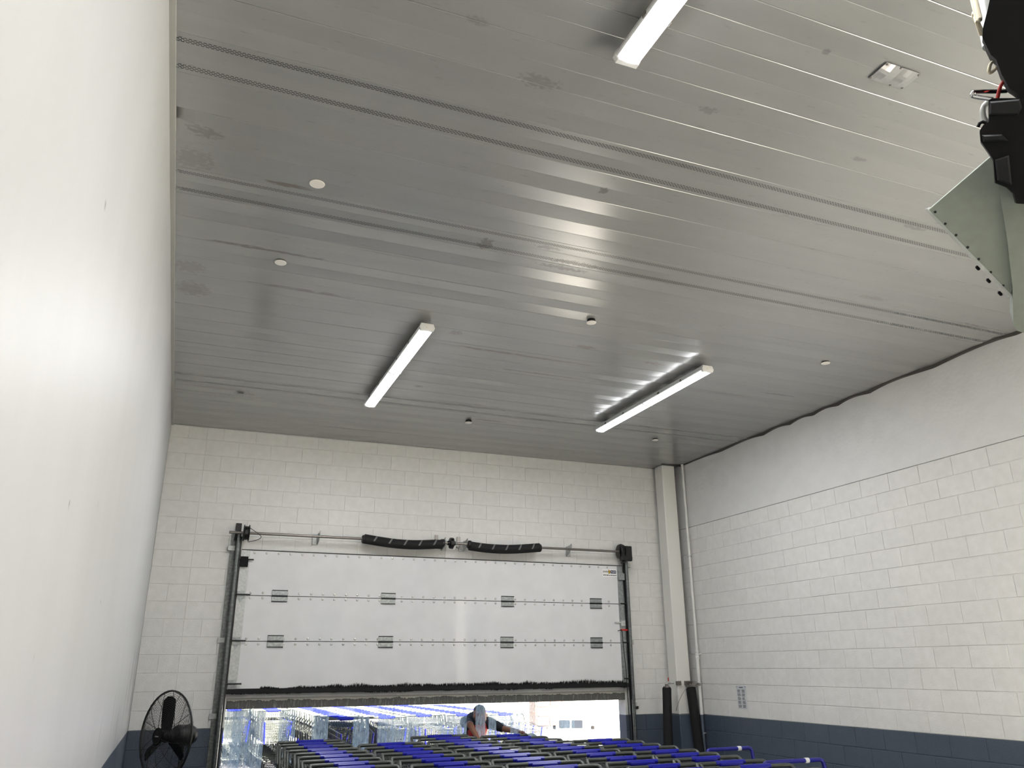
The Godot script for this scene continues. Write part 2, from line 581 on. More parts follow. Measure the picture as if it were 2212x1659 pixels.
func build_shell() -> void:
	var top := 5.6
	# floor
	struct("floor", slab(Vector3(XL - 0.3, -0.15, -D - 0.3), Vector3(XR + 0.3, 0, ZB + 0.2)), M["concrete floor"], "smooth grey concrete floor under the shopping carts", "floor")
	# far wall: the mortar bed behind the blocks, pierced by the low cart opening
	var z0 := -D - 0.006
	var z1 := -D - 0.20
	var b := MB.new()
	b.span(Vector3(XL - 0.3, BLUE, z1), Vector3(OPEN_L, top, z0))
	b.span(Vector3(OPEN_R, BLUE, z1), Vector3(XR + 0.3, top, z0))
	b.span(Vector3(OPEN_L, LINTEL, z1), Vector3(OPEN_R, top, z0))
	var fw := struct("wall_far", b.mesh(), M["white block paint"], "white painted concrete block wall with the loading door in it", "wall")
	b = MB.new()
	b.span(Vector3(XL - 0.3, -0.02, z1), Vector3(OPEN_L, BLUE, z0))
	b.span(Vector3(OPEN_R, -0.02, z1), Vector3(XR + 0.3, BLUE, z0))
	part("dado", b.mesh(), M["blue block paint"], fw, Vector3.ZERO, "grey-blue painted lower band")
	# lintel: weathered bare band across the opening
	b = MB.new()
	b.span(Vector3(OPEN_L, LINTEL - 0.002, z1 - 0.004), Vector3(OPEN_R, LINTEL + 0.115, -D + 0.004), 0.004)
	part("lintel_edge", b.mesh(), lintel_mat(), fw, Vector3.ZERO, "bare grey lintel edge with ragged paint")
	var joint_x := 0.056
	for k in 24:
		var y0 := k * C
		var y1 := minf((k + 1) * C, HC)
		if y0 >= HC:
			break
		# left pier: toothed blocks beside a straight vertical joint
		if k % 2 == 0:
			lay_block(fw, XL, joint_x, y0, y1, false)
		else:
			lay_block(fw, XL, XL + 0.22, y0, y1, false)
			lay_block(fw, XL + 0.22, joint_x, y0, y1, false)
		var x := joint_x
		var first := true
		while x < XR - 0.02:
			var w := 2.0 * C
			if first and k % 2 == 1:
				w = C
			first = false
			var x2 := minf(x + w, XR)
			var ya := y0
			if y1 <= LINTEL + 0.01:   # beside the opening only
				if x < OPEN_L and x2 > OPEN_L:
					lay_block(fw, x, OPEN_L, y0, y1, false)
				elif x < OPEN_R and x2 > OPEN_R:
					lay_block(fw, OPEN_R, x2, y0, y1, false)
				elif x2 <= OPEN_L or x >= OPEN_R:
					lay_block(fw, x, x2, y0, y1, false)
			elif k == 7:
				if x < OPEN_L:
					lay_block(fw, x, minf(x2, OPEN_L), y0, y1, false)
				if x2 > OPEN_R:
					lay_block(fw, maxf(x, OPEN_R), x2, y0, y1, false)
				lay_block(fw, clampf(x, OPEN_L, OPEN_R), clampf(x2, OPEN_L, OPEN_R), y0 + 0.115, y1, false)
			elif y1 < 3.2 and x > 0.7 and x2 < 5.95:
				pass               # hidden behind the raised door
			else:
				lay_block(fw, x, x2, ya, y1, false)
			x = x2
	# right wall, blocks below a smooth bond beam, with a doorway near the camera end
	var ra := -1.8
	var rb := 0.4
	b = MB.new()
	b.span(Vector3(XR + 0.006, BLUE, -D - 0.2), Vector3(XR + 0.3, BEAM, ra))
	b.span(Vector3(XR + 0.006, BLUE, rb), Vector3(XR + 0.3, BEAM, ZB + 0.2))
	b.span(Vector3(XR + 0.006, 3.6, ra), Vector3(XR + 0.3, BEAM, rb))
	var rw := struct("wall_right", b.mesh(), M["white block paint"], "long white painted block wall on the right with a smooth band above", "wall")
	b = MB.new()
	b.span(Vector3(XR + 0.006, -0.02, -D - 0.2), Vector3(XR + 0.3, BLUE, ra))
	b.span(Vector3(XR + 0.006, -0.02, rb), Vector3(XR + 0.3, BLUE, ZB + 0.2))
	part("dado", b.mesh(), M["blue block paint"], rw, Vector3.ZERO, "grey-blue painted lower band")
	b = MB.new()
	b.span(Vector3(XR - 0.003, BEAM + 0.004, -D), Vector3(XR + 0.3, top, ZB + 0.2), 0.003)
	part("bond_beam", b.mesh(), M["beam paint"], rw, Vector3.ZERO, "smooth white concrete band under the ceiling")
	for k in range(1, 19):
		var y0 := k * C
		var y1 := (k + 1) * C
		if k == 18:
			y1 = BEAM
		var z := -D
		var first := true
		while z < -3.95:
			var w := 2.0 * C
			if first and k % 2 == 0:
				w = C
			first = false
			lay_block(rw, z, z + w, y0, y1, true)
			z += w
	# left wall: smooth paint over a blue dado
	var lw_mat := mat("smooth paint", Color(0.765, 0.77, 0.77), 0.46)
	lw_mat.albedo_texture = wall_streaks()
	lw_mat.normal_enabled = false
	b = MB.new()
	# front face as a gently uneven sheet with its own texture coordinates
	var nz := 120
	var ny := 24
	var f := FastNoiseLite.new(); f.seed = 77; f.frequency = 0.35; f.fractal_octaves = 2
	var grid := []
	for i in nz + 1:
		for j in ny + 1:
			var z := lerpf(ZB, -D, float(i) / nz)
			var y := lerpf(HC + 0.02, BLUE, float(j) / ny)
			grid.append(Vector3(XL + 0.006 * f.get_noise_2d(z, y), y, z))
	for i in nz + 1:
		for j in ny + 1:
			var dz: Vector3 = grid[mini(i + 1, nz) * (ny + 1) + j] - grid[maxi(i - 1, 0) * (ny + 1) + j]
			var dy: Vector3 = grid[i * (ny + 1) + mini(j + 1, ny)] - grid[i * (ny + 1) + maxi(j - 1, 0)]
			b.vert(grid[i * (ny + 1) + j], dz.cross(dy).normalized() * (1.0 if dz.cross(dy).x > 0.0 else -1.0), Vector2(float(i) / nz, float(j) / ny))
	for i in nz:
		for j in ny:
			var q := i * (ny + 1) + j
			b.tri_i(q, q + 1, q + ny + 2); b.tri_i(q, q + ny + 2, q + ny + 1)
	var lw := struct("wall_left", b.mesh(), lw_mat, "smooth glossy white wall running along the left", "wall")
	part("wall_core", slab(Vector3(XL - 0.3, BLUE, -D - 0.2), Vector3(XL - 0.01, top, ZB + 0.2)), M["beam paint"], lw)
	part("dado", slab(Vector3(XL - 0.3, -0.02, -D), Vector3(XL + 0.001, BLUE, ZB + 0.2)), M["plaster blue"], lw, Vector3.ZERO, "grey-blue painted lower band")
	# back wall with the entrance behind the camera
	b = MB.new()
	b.span(Vector3(XL, -0.02, ZB), Vector3(3.7, top, ZB + 0.2))
	b.span(Vector3(4.6, -0.02, ZB), Vector3(XR + 0.01, top, ZB + 0.2))
	b.span(Vector3(3.7, 3.6, ZB), Vector3(4.6, top, ZB + 0.2))
	struct("wall_back", b.mesh(), M["white block paint"], "white wall behind the camera with an open doorway", "wall")
	# roof deck above the metal ceiling
	struct("roof", slab(Vector3(XL - 14.0, top, -D - 0.2), Vector3(XR + 0.3, top + 5.4, ZB + 0.2)), M["dark void"], "roof mass of the building above the metal ceiling", "roof")


func lintel_mat() -> StandardMaterial3D:
	var m := mat("bare lintel", Color(1, 1, 1), 0.75)
	var f := FastNoiseLite.new(); f.seed = 5; f.frequency = 0.03; f.fractal_octaves = 4
	var im := Image.create(1024, 32, false, Image.FORMAT_RGB8)
	for y in 32:
		for x in 1024:
			var e := 7.0 + 5.0 * f.get_noise_1d(x * 1.0) + 3.0 * f.get_noise_1d(x * 5.0 + 900.0)
			var c := Color(0.33, 0.33, 0.315)
			var s := f.get_noise_2d(x * 6.0, y * 0.6)
			c = c.lerp(Color(0.62, 0.61, 0.57), clampf(s * 1.6 - 0.25, 0.0, 0.75))
			if y < e:
				c = Color(0.70, 0.69, 0.64)
			elif y < e + 1.3:
				c = Color(0.25, 0.24, 0.22)
			im.set_pixel(x, y, c)
	m.albedo_texture = ImageTexture.create_from_image(im)
	m.uv1_triplanar = true
	m.uv1_world_triplanar = true
	# one picture over the width of the opening and the height of the band
	m.uv1_scale = Vector3(1.0 / 5.39, 1.0 / 0.117, 1.0 / 0.117)
	m.uv1_offset = Vector3(-OPEN_L / 5.39, -(LINTEL - 0.002) / 0.117, 0.0)
	return m


# ---------------------------------------------------------------- ceiling
const PITCH := 0.302
const JOINT0 := -3.506


func build_ceiling() -> void:
	var x0 := XL + 0.012
	var x1 := XR - 0.014
	var root := Node3D.new()
	root.name = "ceiling"
	add_child(root)
	tag(root, "grey metal ceiling of long narrow panels with vent strips", "ceiling", "", "structure")
	var first := -24
	for k in range(first, 24):
		var za := JOINT0 - k * PITCH
		var zb := maxf(za - PITCH, -D)
		if za > ZB:
			continue
		var vented: bool = k == 0 or k == 4 or k == 17
		var m: StandardMaterial3D = M["ceiling plain"]
		if k >= -6:
			m = M["ceiling plain"].duplicate()
			m.resource_name = "ceiling panel %d" % k
			m.albedo_texture = ceiling_texture(za, zb, 300 + k)
		var o := part("panel", ceiling_panel(x0, x1, za, zb, vented, k), m, root)
		if vented:
			o.set_meta("label", "ceiling panel with two strips of slotted vent holes")
	var b := MB.new()
	b.span(Vector3(XL - 0.002, HC - 0.012, -D), Vector3(XL + 0.034, HC + 0.02, ZB), 0.003)
	struct("trim_1", b.mesh(), M["trim grey"], "grey metal channel between the ceiling and the left wall", "trim")
	# loose wavy dark edge strip along the right wall
	b = MB.new()
	var n := 170
	var prev := []
	for i in n + 1:
		var z := lerpf(-D + 0.42, -2.6, float(i) / n)
		var grow := clampf((z + 10.2) / 1.2, 0.12, 1.0)
		var wv := absf(sin((z + 0.3 * sin(z * 1.7)) * PI / 0.62))
		var lo := HC - 0.010 - 0.028 * grow * (1.0 - wv)
		var xx := XR - 0.016 - 0.035 * grow * wv
		var ring := [Vector3(XR - 0.001, HC + 0.01, z), Vector3(xx, HC - 0.001, z), Vector3(xx + 0.006, lo, z), Vector3(XR - 0.001, lo, z)]
		if i > 0:
			for q in 3:
				b.quad(prev[q], prev[q + 1], ring[q + 1], ring[q])
		prev = ring
	struct("trim_2", b.mesh(), M["trim dark"], "wavy dark strip between the ceiling and the right wall", "trim")
	# narrow strip round the column head
	b = MB.new()
	b.span(Vector3(6.70, HC - 0.014, -10.40), Vector3(XR, HC - 0.002, -10.37), 0.002)
	struct("trim_3", b.mesh(), M["trim dark"], "short dark strip at the head of the corner column", "trim")
	# riveted repair sheet on a dented panel
	b = MB.new()
	var pc := Vector3(3.21, HC - 0.006, -2.447)
	for i in 8:
		for j in 6:
			var p := []
			for c in [[0, 0], [1, 0], [1, 1], [0, 1]]:
				var u: float = (i + c[0]) / 8.0
				var w: float = (j + c[1]) / 6.0
				p.append(pc + Vector3((u - 0.5) * 0.24, -0.012 * sin(u * PI) * sin(w * PI) * (1.0 + 0.6 * sin(u * 9.0)), (w - 0.5) * 0.13))
			b.quad(p[0], p[1], p[2], p[3])
	var sheet := part("repair_sheet", b.mesh(), M["ceiling plain"], root, Vector3.ZERO, "dented repair sheet held by screws")
	var s := MB.new()
	s.lathe(Vector3.ZERO, Vector3.DOWN, [Vector2(0.006, -0.002), Vector2(0.006, 0.003), Vector2(0.0, 0.004)], 10)
	var sc := s.mesh()
	for q in [[-0.11, -0.055], [0.11, -0.055], [-0.11, 0.055], [0.11, 0.055], [-0.02, 0.06], [0.03, -0.06]]:
		part("screw", sc, M["bare steel"], sheet, pc + Vector3(q[0], -0.002, q[1]))


func ceiling_panel(x0: float, x1: float, za: float, zb: float, vented: bool, k: int) -> Mesh:
	rng.seed = 9000 + k
	var b := MB.new()
	var w := za - zb
	var t1 := 0.0040 + rng.randf_range(-0.0022, 0.0022)
	var t2 := rng.randf_range(-0.0012, 0.0012)
	var prof := [[0.0, 0.016], [0.0012, 0.0016], [0.0042, 0.0], [0.1485, t1], [0.151, t1 + 0.0005], [0.1535, t1], [w - 0.0042, t2], [w - 0.0012, 0.0016], [w, 0.016]]
	if w < 0.2:
		prof = [[0.0, 0.016], [0.0015, 0.002], [0.006, 0.0], [w, t2]]
	var bow := FastNoiseLite.new(); bow.seed = 500 + k; bow.frequency = 0.5
	var xs := [x0, x0 + 0.06, x0 + 0.12, x0 + 0.2]
	var nx := 26
	for i in range(1, nx + 1):
		xs.append(lerpf(x0 + 0.2, x1, float(i) / nx))
	var lift := k == 2
	var strips := []
	if vented:
		strips = [[0.030, 0.068], [w - 0.070, w - 0.032]]
	for q in prof.size() - 1:
		var sa: float = prof[q][0]; var sb: float = prof[q + 1][0]
		var ya: float = prof[q][1]; var yb: float = prof[q + 1][1]
		var cuts := [sa]
		for st in strips:
			if st[0] > sa and st[1] < sb:
				cuts.append(st[0]); cuts.append(st[1])
		cuts.append(sb)
		for c in range(0, cuts.size() - 1):
			var s0: float = cuts[c]; var s1: float = cuts[c + 1]
			var h0 := lerpf(ya, yb, (s0 - sa) / (sb - sa))
			var h1 := lerpf(ya, yb, (s1 - sa) / (sb - sa))
			if c % 2 == 1 and cuts.size() == 4:
				vent_strip(b, x0, x1, za, w, s0, s1, h0, h1)
				continue
			for i in xs.size() - 1:
				var xa: float = xs[i]; var xb: float = xs[i + 1]
				var ua := (xa - XL) / (XR - XL); var ub := (xb - XL) / (XR - XL)
				b.quad(Vector3(xa, panel_y(xa, s0, h0, bow, lift, x0), za - s0), Vector3(xa, panel_y(xa, s1, h1, bow, lift, x0), za - s1), Vector3(xb, panel_y(xb, s1, h1, bow, lift, x0), za - s1), Vector3(xb, panel_y(xb, s0, h0, bow, lift, x0), za - s0),
					[Vector2(ua, s0 / w), Vector2(ua, s1 / w), Vector2(ub, s1 / w), Vector2(ub, s0 / w)])
	return b.mesh()


func panel_y(x: float, s: float, y: float, bow: FastNoiseLite, lift: bool, x0: float) -> float:
	var r := y + 0.0012 * bow.get_noise_2d(x, s * 4.0) * (1.0 if y < 0.01 else 0.0)
	if lift and s < 0.2 and x < x0 + 0.2:
		r += 0.05 * pow(1.0 - (x - x0) / 0.2, 1.5) * clampf((0.19 - s) / 0.05, 0.0, 1.0) * (0.0 if s < 0.001 else 1.0)
	return HC + r


func vent_piece(b: MB, xa: float, xb: float, za: float, w: float, sa: float, sb: float, ya: float, yb: float) -> void:
	var ua := (xa - XL) / (XR - XL); var ub := (xb - XL) / (XR - XL)
	b.quad(Vector3(xa, ya, za - sa), Vector3(xa, yb, za - sb), Vector3(xb, yb, za - sb), Vector3(xb, ya, za - sa), [Vector2(ua, sa / w), Vector2(ua, sb / w), Vector2(ub, sb / w), Vector2(ub, sa / w)])


func vent_strip(b: MB, x0: float, x1: float, za: float, w: float, s0: float, s1: float, h0: float, h1: float) -> void:
	# four staggered rows of real slots with metal left between them
	var rows := 4
	var pitch := (s1 - s0) / rows
	var slot := pitch * 0.5
	var step := 0.0235
	var hole := 0.0155
	for r in rows:
		var sa := s0 + r * pitch
		var sm := sa + pitch - slot
		var ya := HC + lerpf(h0, h1, (sa - s0) / (s1 - s0))
		var ym := HC + lerpf(h0, h1, (sm - s0) / (s1 - s0))
		var yb := HC + lerpf(h0, h1, (sa + pitch - s0) / (s1 - s0))
		vent_piece(b, x0, x1, za, w, sa, sm, ya, ym)
		var x := x0 - (step * 0.5 if r % 2 == 1 else 0.0)
		while x < x1:
			var a := maxf(x, x0)
			var e := minf(x + step - hole, x1)
			if e > a:
				vent_piece(b, a, e, za, w, sm, sa + pitch, ym, yb)
			x += step


# ---------------------------------------------------------------- lamps
func build_lamps() -> void:
	lamp_fixture("long white tube lamp whose far half lies just above the door's left part", Vector3(1.765, HC, -7.60))
	lamp_fixture("long white tube lamp hanging nearest the right wall and corner column", Vector3(4.77, HC, -7.60))
	lamp_fixture("large white tube lamp cut off by the top edge, nearest the camera", Vector3(1.765, HC, -1.60))
	lamp_fixture("white tube lamp out of frame beyond the hanging grey metal unit", Vector3(4.77, HC, -1.60))


func lamp_fixture(label: String, at: Vector3) -> void:
	var t := thing("tube_lamp", label, "lamp", at - Vector3(0, 0.03, 0), "twin tube ceiling lamps")
	var half := 1.2
	# housing: shallow tray
	var prof := PackedVector2Array([Vector2(-0.055, -0.012), Vector2(0.055, -0.012), Vector2(0.070, -0.052), Vector2(0.064, -0.060), Vector2(-0.064, -0.060), Vector2(-0.070, -0.052)])
	var b := MB.new()
	b.prism(prof, -half, half, 0.0)
	part("housing", b.mesh(), M["lamp body"], t)
	for s in [-1, 1]:
		# rounded diffuser, one for each four-foot half
		b = MB.new()
		var z0: float = 0.012 * s
		var z1: float = (half - 0.03) * s
		var n := 10
		var ring := []
		for i in n + 1:
			var a := PI * i / n
			ring.append(Vector2(-cos(a) * 0.058, -0.060 - pow(sin(a), 0.7) * 0.028))
		for i in n:
			b.quad(Vector3(ring[i].x, ring[i].y, z0), Vector3(ring[i + 1].x, ring[i + 1].y, z0), Vector3(ring[i + 1].x, ring[i + 1].y, z1), Vector3(ring[i].x, ring[i].y, z1))
		for zz in [z0, z1]:
			for i in n:
				b.tri(Vector3(0, -0.060, zz), Vector3(ring[i].x, ring[i].y, zz), Vector3(ring[i + 1].x, ring[i + 1].y, zz))
		part("diffuser", b.mesh(), M["lamp diffuser"], t)
		# end cap with its round plug
		b = MB.new()
		b.prism(PackedVector2Array([Vector2(-0.058, -0.010), Vector2(0.058, -0.010), Vector2(0.073, -0.050), Vector2(0.060, -0.078), Vector2(-0.060, -0.078), Vector2(-0.073, -0.050)]), -0.016, 0.016, 0.004)
		var cap := part("end_cap", b.mesh(), M["lamp body"], t, Vector3(0, 0, (half - 0.012) * s))
		b = MB.new()
		b.lathe(Vector3.ZERO, Vector3(0, 0, s), [Vector2(0.016, 0.0), Vector2(0.016, 0.006), Vector2(0.010, 0.006), Vector2(0.010, 0.002), Vector2(0.0, 0.002)], 16)
		part("plug", b.mesh(), M["white plastic"], cap, Vector3(0, -0.040, 0.016 * s))
	# joint band between the halves
	b = MB.new()
	b.prism(PackedVector2Array([Vector2(-0.073, -0.050), Vector2(-0.062, -0.078), Vector2(0.0, -0.0905), Vector2(0.062, -0.078), Vector2(0.073, -0.050)]), -0.009, 0.009, 0.002)
	part("joint_band", b.mesh(), M["lamp body"], t)
	for z in [-0.9, -0.45, 0.35, 0.8]:
		for s in [-1, 1]:
			b = MB.new()
			b.box(Vector3(s * 0.071, -0.050, z), Vector3(0.008, 0.026, 0.03), 0.002)
			part("clip", b.mesh(), M["bare steel"], t)
	for z in [-1.0, 1.0]:
		b = MB.new()
		b.box(Vector3(0, 0.008, z), Vector3(0.05, 0.042, 0.04), 0.002)
		part("bracket", b.mesh(), M["bare steel"], t)
	# the rounded diffuser shines down and to both sides
	for q in [[0.0, 6.2, 0.10, Vector3(0, -0.0935, 0)], [0.7, 0.6, 0.045, Vector3(0.0625, -0.0755, 0)], [-0.7, 0.6, 0.045, Vector3(-0.0625, -0.0755, 0)]]:
		var l := AreaLight3D.new()
		l.name = "lamp_light"
		l.area_size = Vector2(q[2], 2.34)
		l.light_energy = q[1]
		l.light_color = Color(0.985, 0.99, 1.0)
		l.shadow_enabled = true
		l.area_range = 30.0
		l.area_attenuation = 2.0
		l.basis = Basis(Vector3.BACK, q[0]) * Basis(Vector3.RIGHT, -PI / 2)
		l.position = q[3]
		t.add_child(l, true)


# ---------------------------------------------------------------- the sectional door
func build_door() -> void:
	var zf := -D + 0.075      # front face of the panels
	var xa := 0.625
	var xb := 6.045
	var ys := [1.645, 2.189, 2.730, 3.282]
	var d := thing("sectional_door", "white three-panel sectional door raised above the low cart opening", "door", Vector3(0, 1.6, -D))
	var off := -d.position
	for k in 3:
		var y0: float = ys[k] + 0.0025
		var y1: float = ys[k + 1] - 0.0025
		var b := MB.new()
		b.span(Vector3(xa, y0, zf - 0.045), Vector3(xb, y1, zf), 0.003)
		var sec := part("door_panel", b.mesh(), M["door skin"], d, off)
		# end stiles
		for e in [[xa - 0.004, xa + 0.105], [xb - 0.085, xb + 0.004]]:
			b = MB.new()
			b.span(Vector3(e[0], y0 - 0.001, zf - 0.046), Vector3(e[1], y1 + 0.001, zf + 0.004), 0.002)
			part("end_stile", b.mesh(), M["galvanised pale"] if e[0] < 1.0 else M["galvanised"], sec)
		# rivet rows along the seams
		b = MB.new()
		var rows := []
		if k == 2:
			rows = [y1 - 0.028, y0 + 0.030]
		elif k == 1:
			rows = [y1 - 0.026, y0 + 0.028]
		else:
			rows = [y1 - 0.030]
		for ry in rows:
			for i in 36:
				var rx: float = xa + 0.16 + i * 0.1475
				if rx > xb - 0.12:
					continue
				b.lathe(Vector3(rx, ry, zf - 0.001), Vector3.BACK, [Vector2(0.0165, 0.0), Vector2(0.015, 0.004), Vector2(0.009, 0.0065), Vector2(0.0, 0.007)], 10)
		var rv := part("rivets", b.mesh(), M["rivet"], sec)
		rv.set_meta("kind", "stuff")
		# black gasket along the top edge
		b = MB.new()
		b.span(Vector3(xa, y1 - 0.001, zf - 0.05), Vector3(xb, y1 + (0.008 if k == 2 else 0.0045), zf + (0.010 if k == 2 else 0.0015)))
		part("gasket", b.mesh(), M["seam black"], sec)
	# hinges
	for sy in [[2.730, [1.135, 2.52, 4.207, 5.583]], [2.189, [1.131, 2.51, 4.194, 5.568]]]:
		for hx in sy[1]:
			var hn := MeshInstance3D.new()
			var b := MB.new()
			b.span(Vector3(-0.096, 0.004, 0.0), Vector3(0.096, 0.070, 0.006), 0.002)
			b.span(Vector3(-0.096, -0.070, 0.0), Vector3(0.096, -0.004, 0.006), 0.002)
			hn.mesh = b.mesh()
			hn.name = "hinge"
			hn.material_override = M["galvanised"]
			hn.position = Vector3(hx, sy[0], zf + 0.001) + off
			d.add_child(hn, true)
			b = MB.new()
			b.tube([Vector3(-0.096, 0, 0.008), Vector3(0.096, 0, 0.008)], 0.011, 10)
			part("hinge_pin", b.mesh(), M["dark steel"], hn)
			b = MB.new()
			b.span(Vector3(-0.096, 0.062, 0.004), Vector3(0.096, 0.072, 0.014), 0.002)
			b.span(Vector3(-0.096, -0.072, 0.004), Vector3(0.096, -0.062, 0.014), 0.002)
			part("hinge_lip", b.mesh(), M["dark steel"], hn)
	# roller brackets at both ends
	for side in [-1, 1]:
		var bx: float = xa + 0.045 if side < 0 else xb - 0.035
		for yy in [3.155, 2.730, 2.189, 1.70]:
			var b := MB.new()
			b.span(Vector3(bx - 0.045, yy - 0.045, zf + 0.004), Vector3(bx + 0.045, yy + 0.045, zf + 0.012), 0.002)
			if yy > 3.0:
				b.span(Vector3(bx - 0.045, yy - 0.085, zf + 0.010), Vector3(bx + 0.045, yy + 0.015, zf + 0.055), 0.004)
			elif yy > 2.0:
				b.prism(PackedVector2Array([Vector2(bx - 0.03, yy - 0.045), Vector2(bx + 0.03, yy - 0.045), Vector2(bx, yy - 0.10)]), zf + 0.004, zf + 0.009)
			var rb := part("roller_bracket", b.mesh(), M["black plastic"] if (yy > 3.0 and side < 0) else M["galvanised"], d, off)
			b = MB.new()
			b.tube([Vector3(bx - 0.075 * -side - (0.11 if side > 0 else 0.0), yy + 0.005, zf + 0.035), Vector3(bx + 0.09 * side + (0.20 if side < 0 else 0.0), yy + 0.005, zf + 0.035)], 0.009, 8)
			part("roller_stem", b.mesh(), M["dark steel"], rb)
	# bottom weather seal and its worn brush
	var b := MB.new()
	b.span(Vector3(xa - 0.02, 1.592, zf - 0.06), Vector3(xb + 0.01, 1.648, zf + 0.006), 0.006)
	var seal := part("bottom_seal", b.mesh(), M["black rubber"], d, off)
	b = MB.new()
	rng.seed = 77
	var f := FastNoiseLite.new(); f.seed = 12; f.frequency = 2.2; f.fractal_octaves = 3
	for i in 2600:
		var x := lerpf(xa + 0.05, xb - 0.02, rng.randf())
		var left := clampf((x - 1.25) / 0.25, 0.0, 1.0)
		if x > 1.0 and x < 1.22:
			left = 0.7
		var h := (0.030 + 0.040 * maxf(0.0, f.get_noise_1d(x) + 0.35)) * left * rng.randf_range(0.6, 1.15)
		if h < 0.008:
			continue
		var base := Vector3(x, 1.642, zf + rng.randf_range(0.0, 0.007))
		var lean := Vector3(rng.randf_range(-0.014, 0.014), h, rng.randf_range(0.0, 0.012))
		var side := Vector3(rng.randf_range(0.003, 0.007), 0, 0)
		b.tri(base - side, base + side, base + lean)
	for i in 1600:
		var x := lerpf(xa + 0.05, xb - 0.02, rng.randf())
		var h := (0.006 + 0.022 * maxf(0.0, f.get_noise_1d(x + 40.0) + 0.2)) * rng.randf_range(0.5, 1.2)
		var base := Vector3(x, 1.596, zf + rng.randf_range(-0.01, 0.006))
		var side := Vector3(rng.randf_range(0.004, 0.009), 0, 0)
		b.tri(base - side, base + side, base + Vector3(rng.randf_range(-0.01, 0.01), -h, 0))
	var br := part("brush", b.mesh(), M["black rubber"], seal)
	br.set_meta("kind", "stuff")
	# lock bolt with its housing, red lever and black pull cord on the right stile
	b = MB.new()
	b.span(Vector3(xb - 0.075, 2.42, zf + 0.004), Vector3(xb + 0.0, 2.50, zf + 0.030), 0.004)
	b.span(Vector3(xb - 0.17, 2.46, zf + 0.010), Vector3(xb - 0.07, 2.48, zf + 0.022), 0.002)
	part("slide_lock", b.mesh(), M["galvanised pale"], d, off)
	b = MB.new()
	b.span(Vector3(xb - 0.085, 2.355, zf + 0.012), Vector3(xb + 0.03, 2.378, zf + 0.03), 0.004)
	part("lock_lever", b.mesh(), M["red paint"], d, off, "red lever")
	b = MB.new()
	b.curve([Vector3(xb - 0.13, 2.352, zf + 0.02), Vector3(xb - 0.10, 2.36, zf + 0.03), Vector3(xb - 0.075, 2.35, zf + 0.04), Vector3(xb - 0.066, 2.15, zf + 0.045), Vector3(xb - 0.045, 1.8, zf + 0.05), Vector3(xb - 0.04, 1.4, zf + 0.05), Vector3(xb - 0.03, 0.9, zf + 0.05)], 0.006, 6)
	part("pull_cord", b.mesh(), M["black rubber"], d, off)
	# maker's sticker
	sticker(d, off, zf)
	# tracks
	door_track(0.565, -1, "dark steel door track left of the white sectional door")
	door_track(6.105, 1, "steel door track between the white door and the corner column")
	# torsion shaft
	var zs := -D + 0.17
	var ysft := 3.478
	var t := thing("torsion_shaft", "steel shaft above the white door carrying two black covered springs", "shaft", Vector3(3.3, ysft, zs))
	var o2 := -t.position
	b = MB.new()
	b.tube([Vector3(0.45, ysft, zs), Vector3(5.98, ysft, zs)], 0.0165, 12)
	part("shaft_bar", b.mesh(), M["bare steel"], t, o2)
	for sp in [[2.14, 3.215, 1.0], [3.605, 4.66, -1.0]]:
		var pts := []
		for i in 13:
			var u := i / 12.0
			var sag := -0.036 * sin(PI * clampf(u * 1.1 if sp[2] > 0 else (1.0 - (1.0 - u) * 1.0) , 0.0, 1.0))
			var ends: float = 0.012 * cos(u * PI) * sp[2]
			pts.append(Vector3(lerpf(sp[0], sp[1], u), ysft - 0.012 + sag - ends * -1.0, zs + 0.004))
		b = MB.new()
		b.tube(pts, 0.062, 18)
		var cover := part("spring_cover", b.mesh(), M["black rubber"], t, o2, "black sagging spring cover with grey slanting bands")
		# grey slanting bands taped round the cover
		for q in 5:
			var u0 := 0.10 + q * 0.19
			b = MB.new()
			var m := 14
			for i in m:
				var quadp := []
				for c in [[0, 0], [1, 0], [1, 1], [0, 1]]:
					var a: float = -0.9 + 1.5 * (i + c[0]) / m
					var u: float = u0 + 0.05 * (i + c[0]) / m + 0.022 * c[1]
					var fi := clampf(u, 0.0, 0.999) * 12.0
					var p: Vector3 = pts[int(fi)].lerp(pts[int(fi) + 1], fi - floorf(fi))
					quadp.append(p + Vector3(0, sin(a + 0.6), cos(a + 0.6)) * 0.0632)
				b.quad(quadp[0], quadp[1], quadp[2], quadp[3])
			part("band", b.mesh(), M["band grey"], cover)
		for e in [sp[0], sp[1]]:
			b = MB.new()
			b.lathe(Vector3(e, ysft - 0.006, zs), Vector3.RIGHT, [Vector2(0.0, -0.028), Vector2(0.045, -0.028), Vector2(0.056, -0.018), Vector2(0.056, 0.018), Vector2(0.045, 0.028), Vector2(0.0, 0.028)], 14)
			part("winding_cone", b.mesh(), M["dark steel"], t, o2)
	# bearing plates and brackets along the shaft
	for q in [[1.565, 1], [3.255, -1], [3.575, 1], [5.165, -1]]:
		var bx: float = q[0]
		b = MB.new()
		b.span(Vector3(bx - 0.07 * q[1], ysft - 0.085, -D + 0.006), Vector3(bx, ysft + 0.055, -D + 0.014), 0.001)
		b.prism(PackedVector2Array([Vector2(0.0, -0.085), Vector2(0.12, -0.05), Vector2(0.20, 0.03), Vector2(0.20, 0.075), Vector2(0.10, 0.055), Vector2(0.0, 0.055)]), 0.0, 0.006)
		# the prism stands in x-y: turn it to stand across the shaft
		var mb := MB.new()
		for i in b.v.size():
			mb.v.append(b.v[i]); mb.n.append(b.n[i]); mb.uv.append(b.uv[i])
		mb.ix = b.ix
		var split := 0
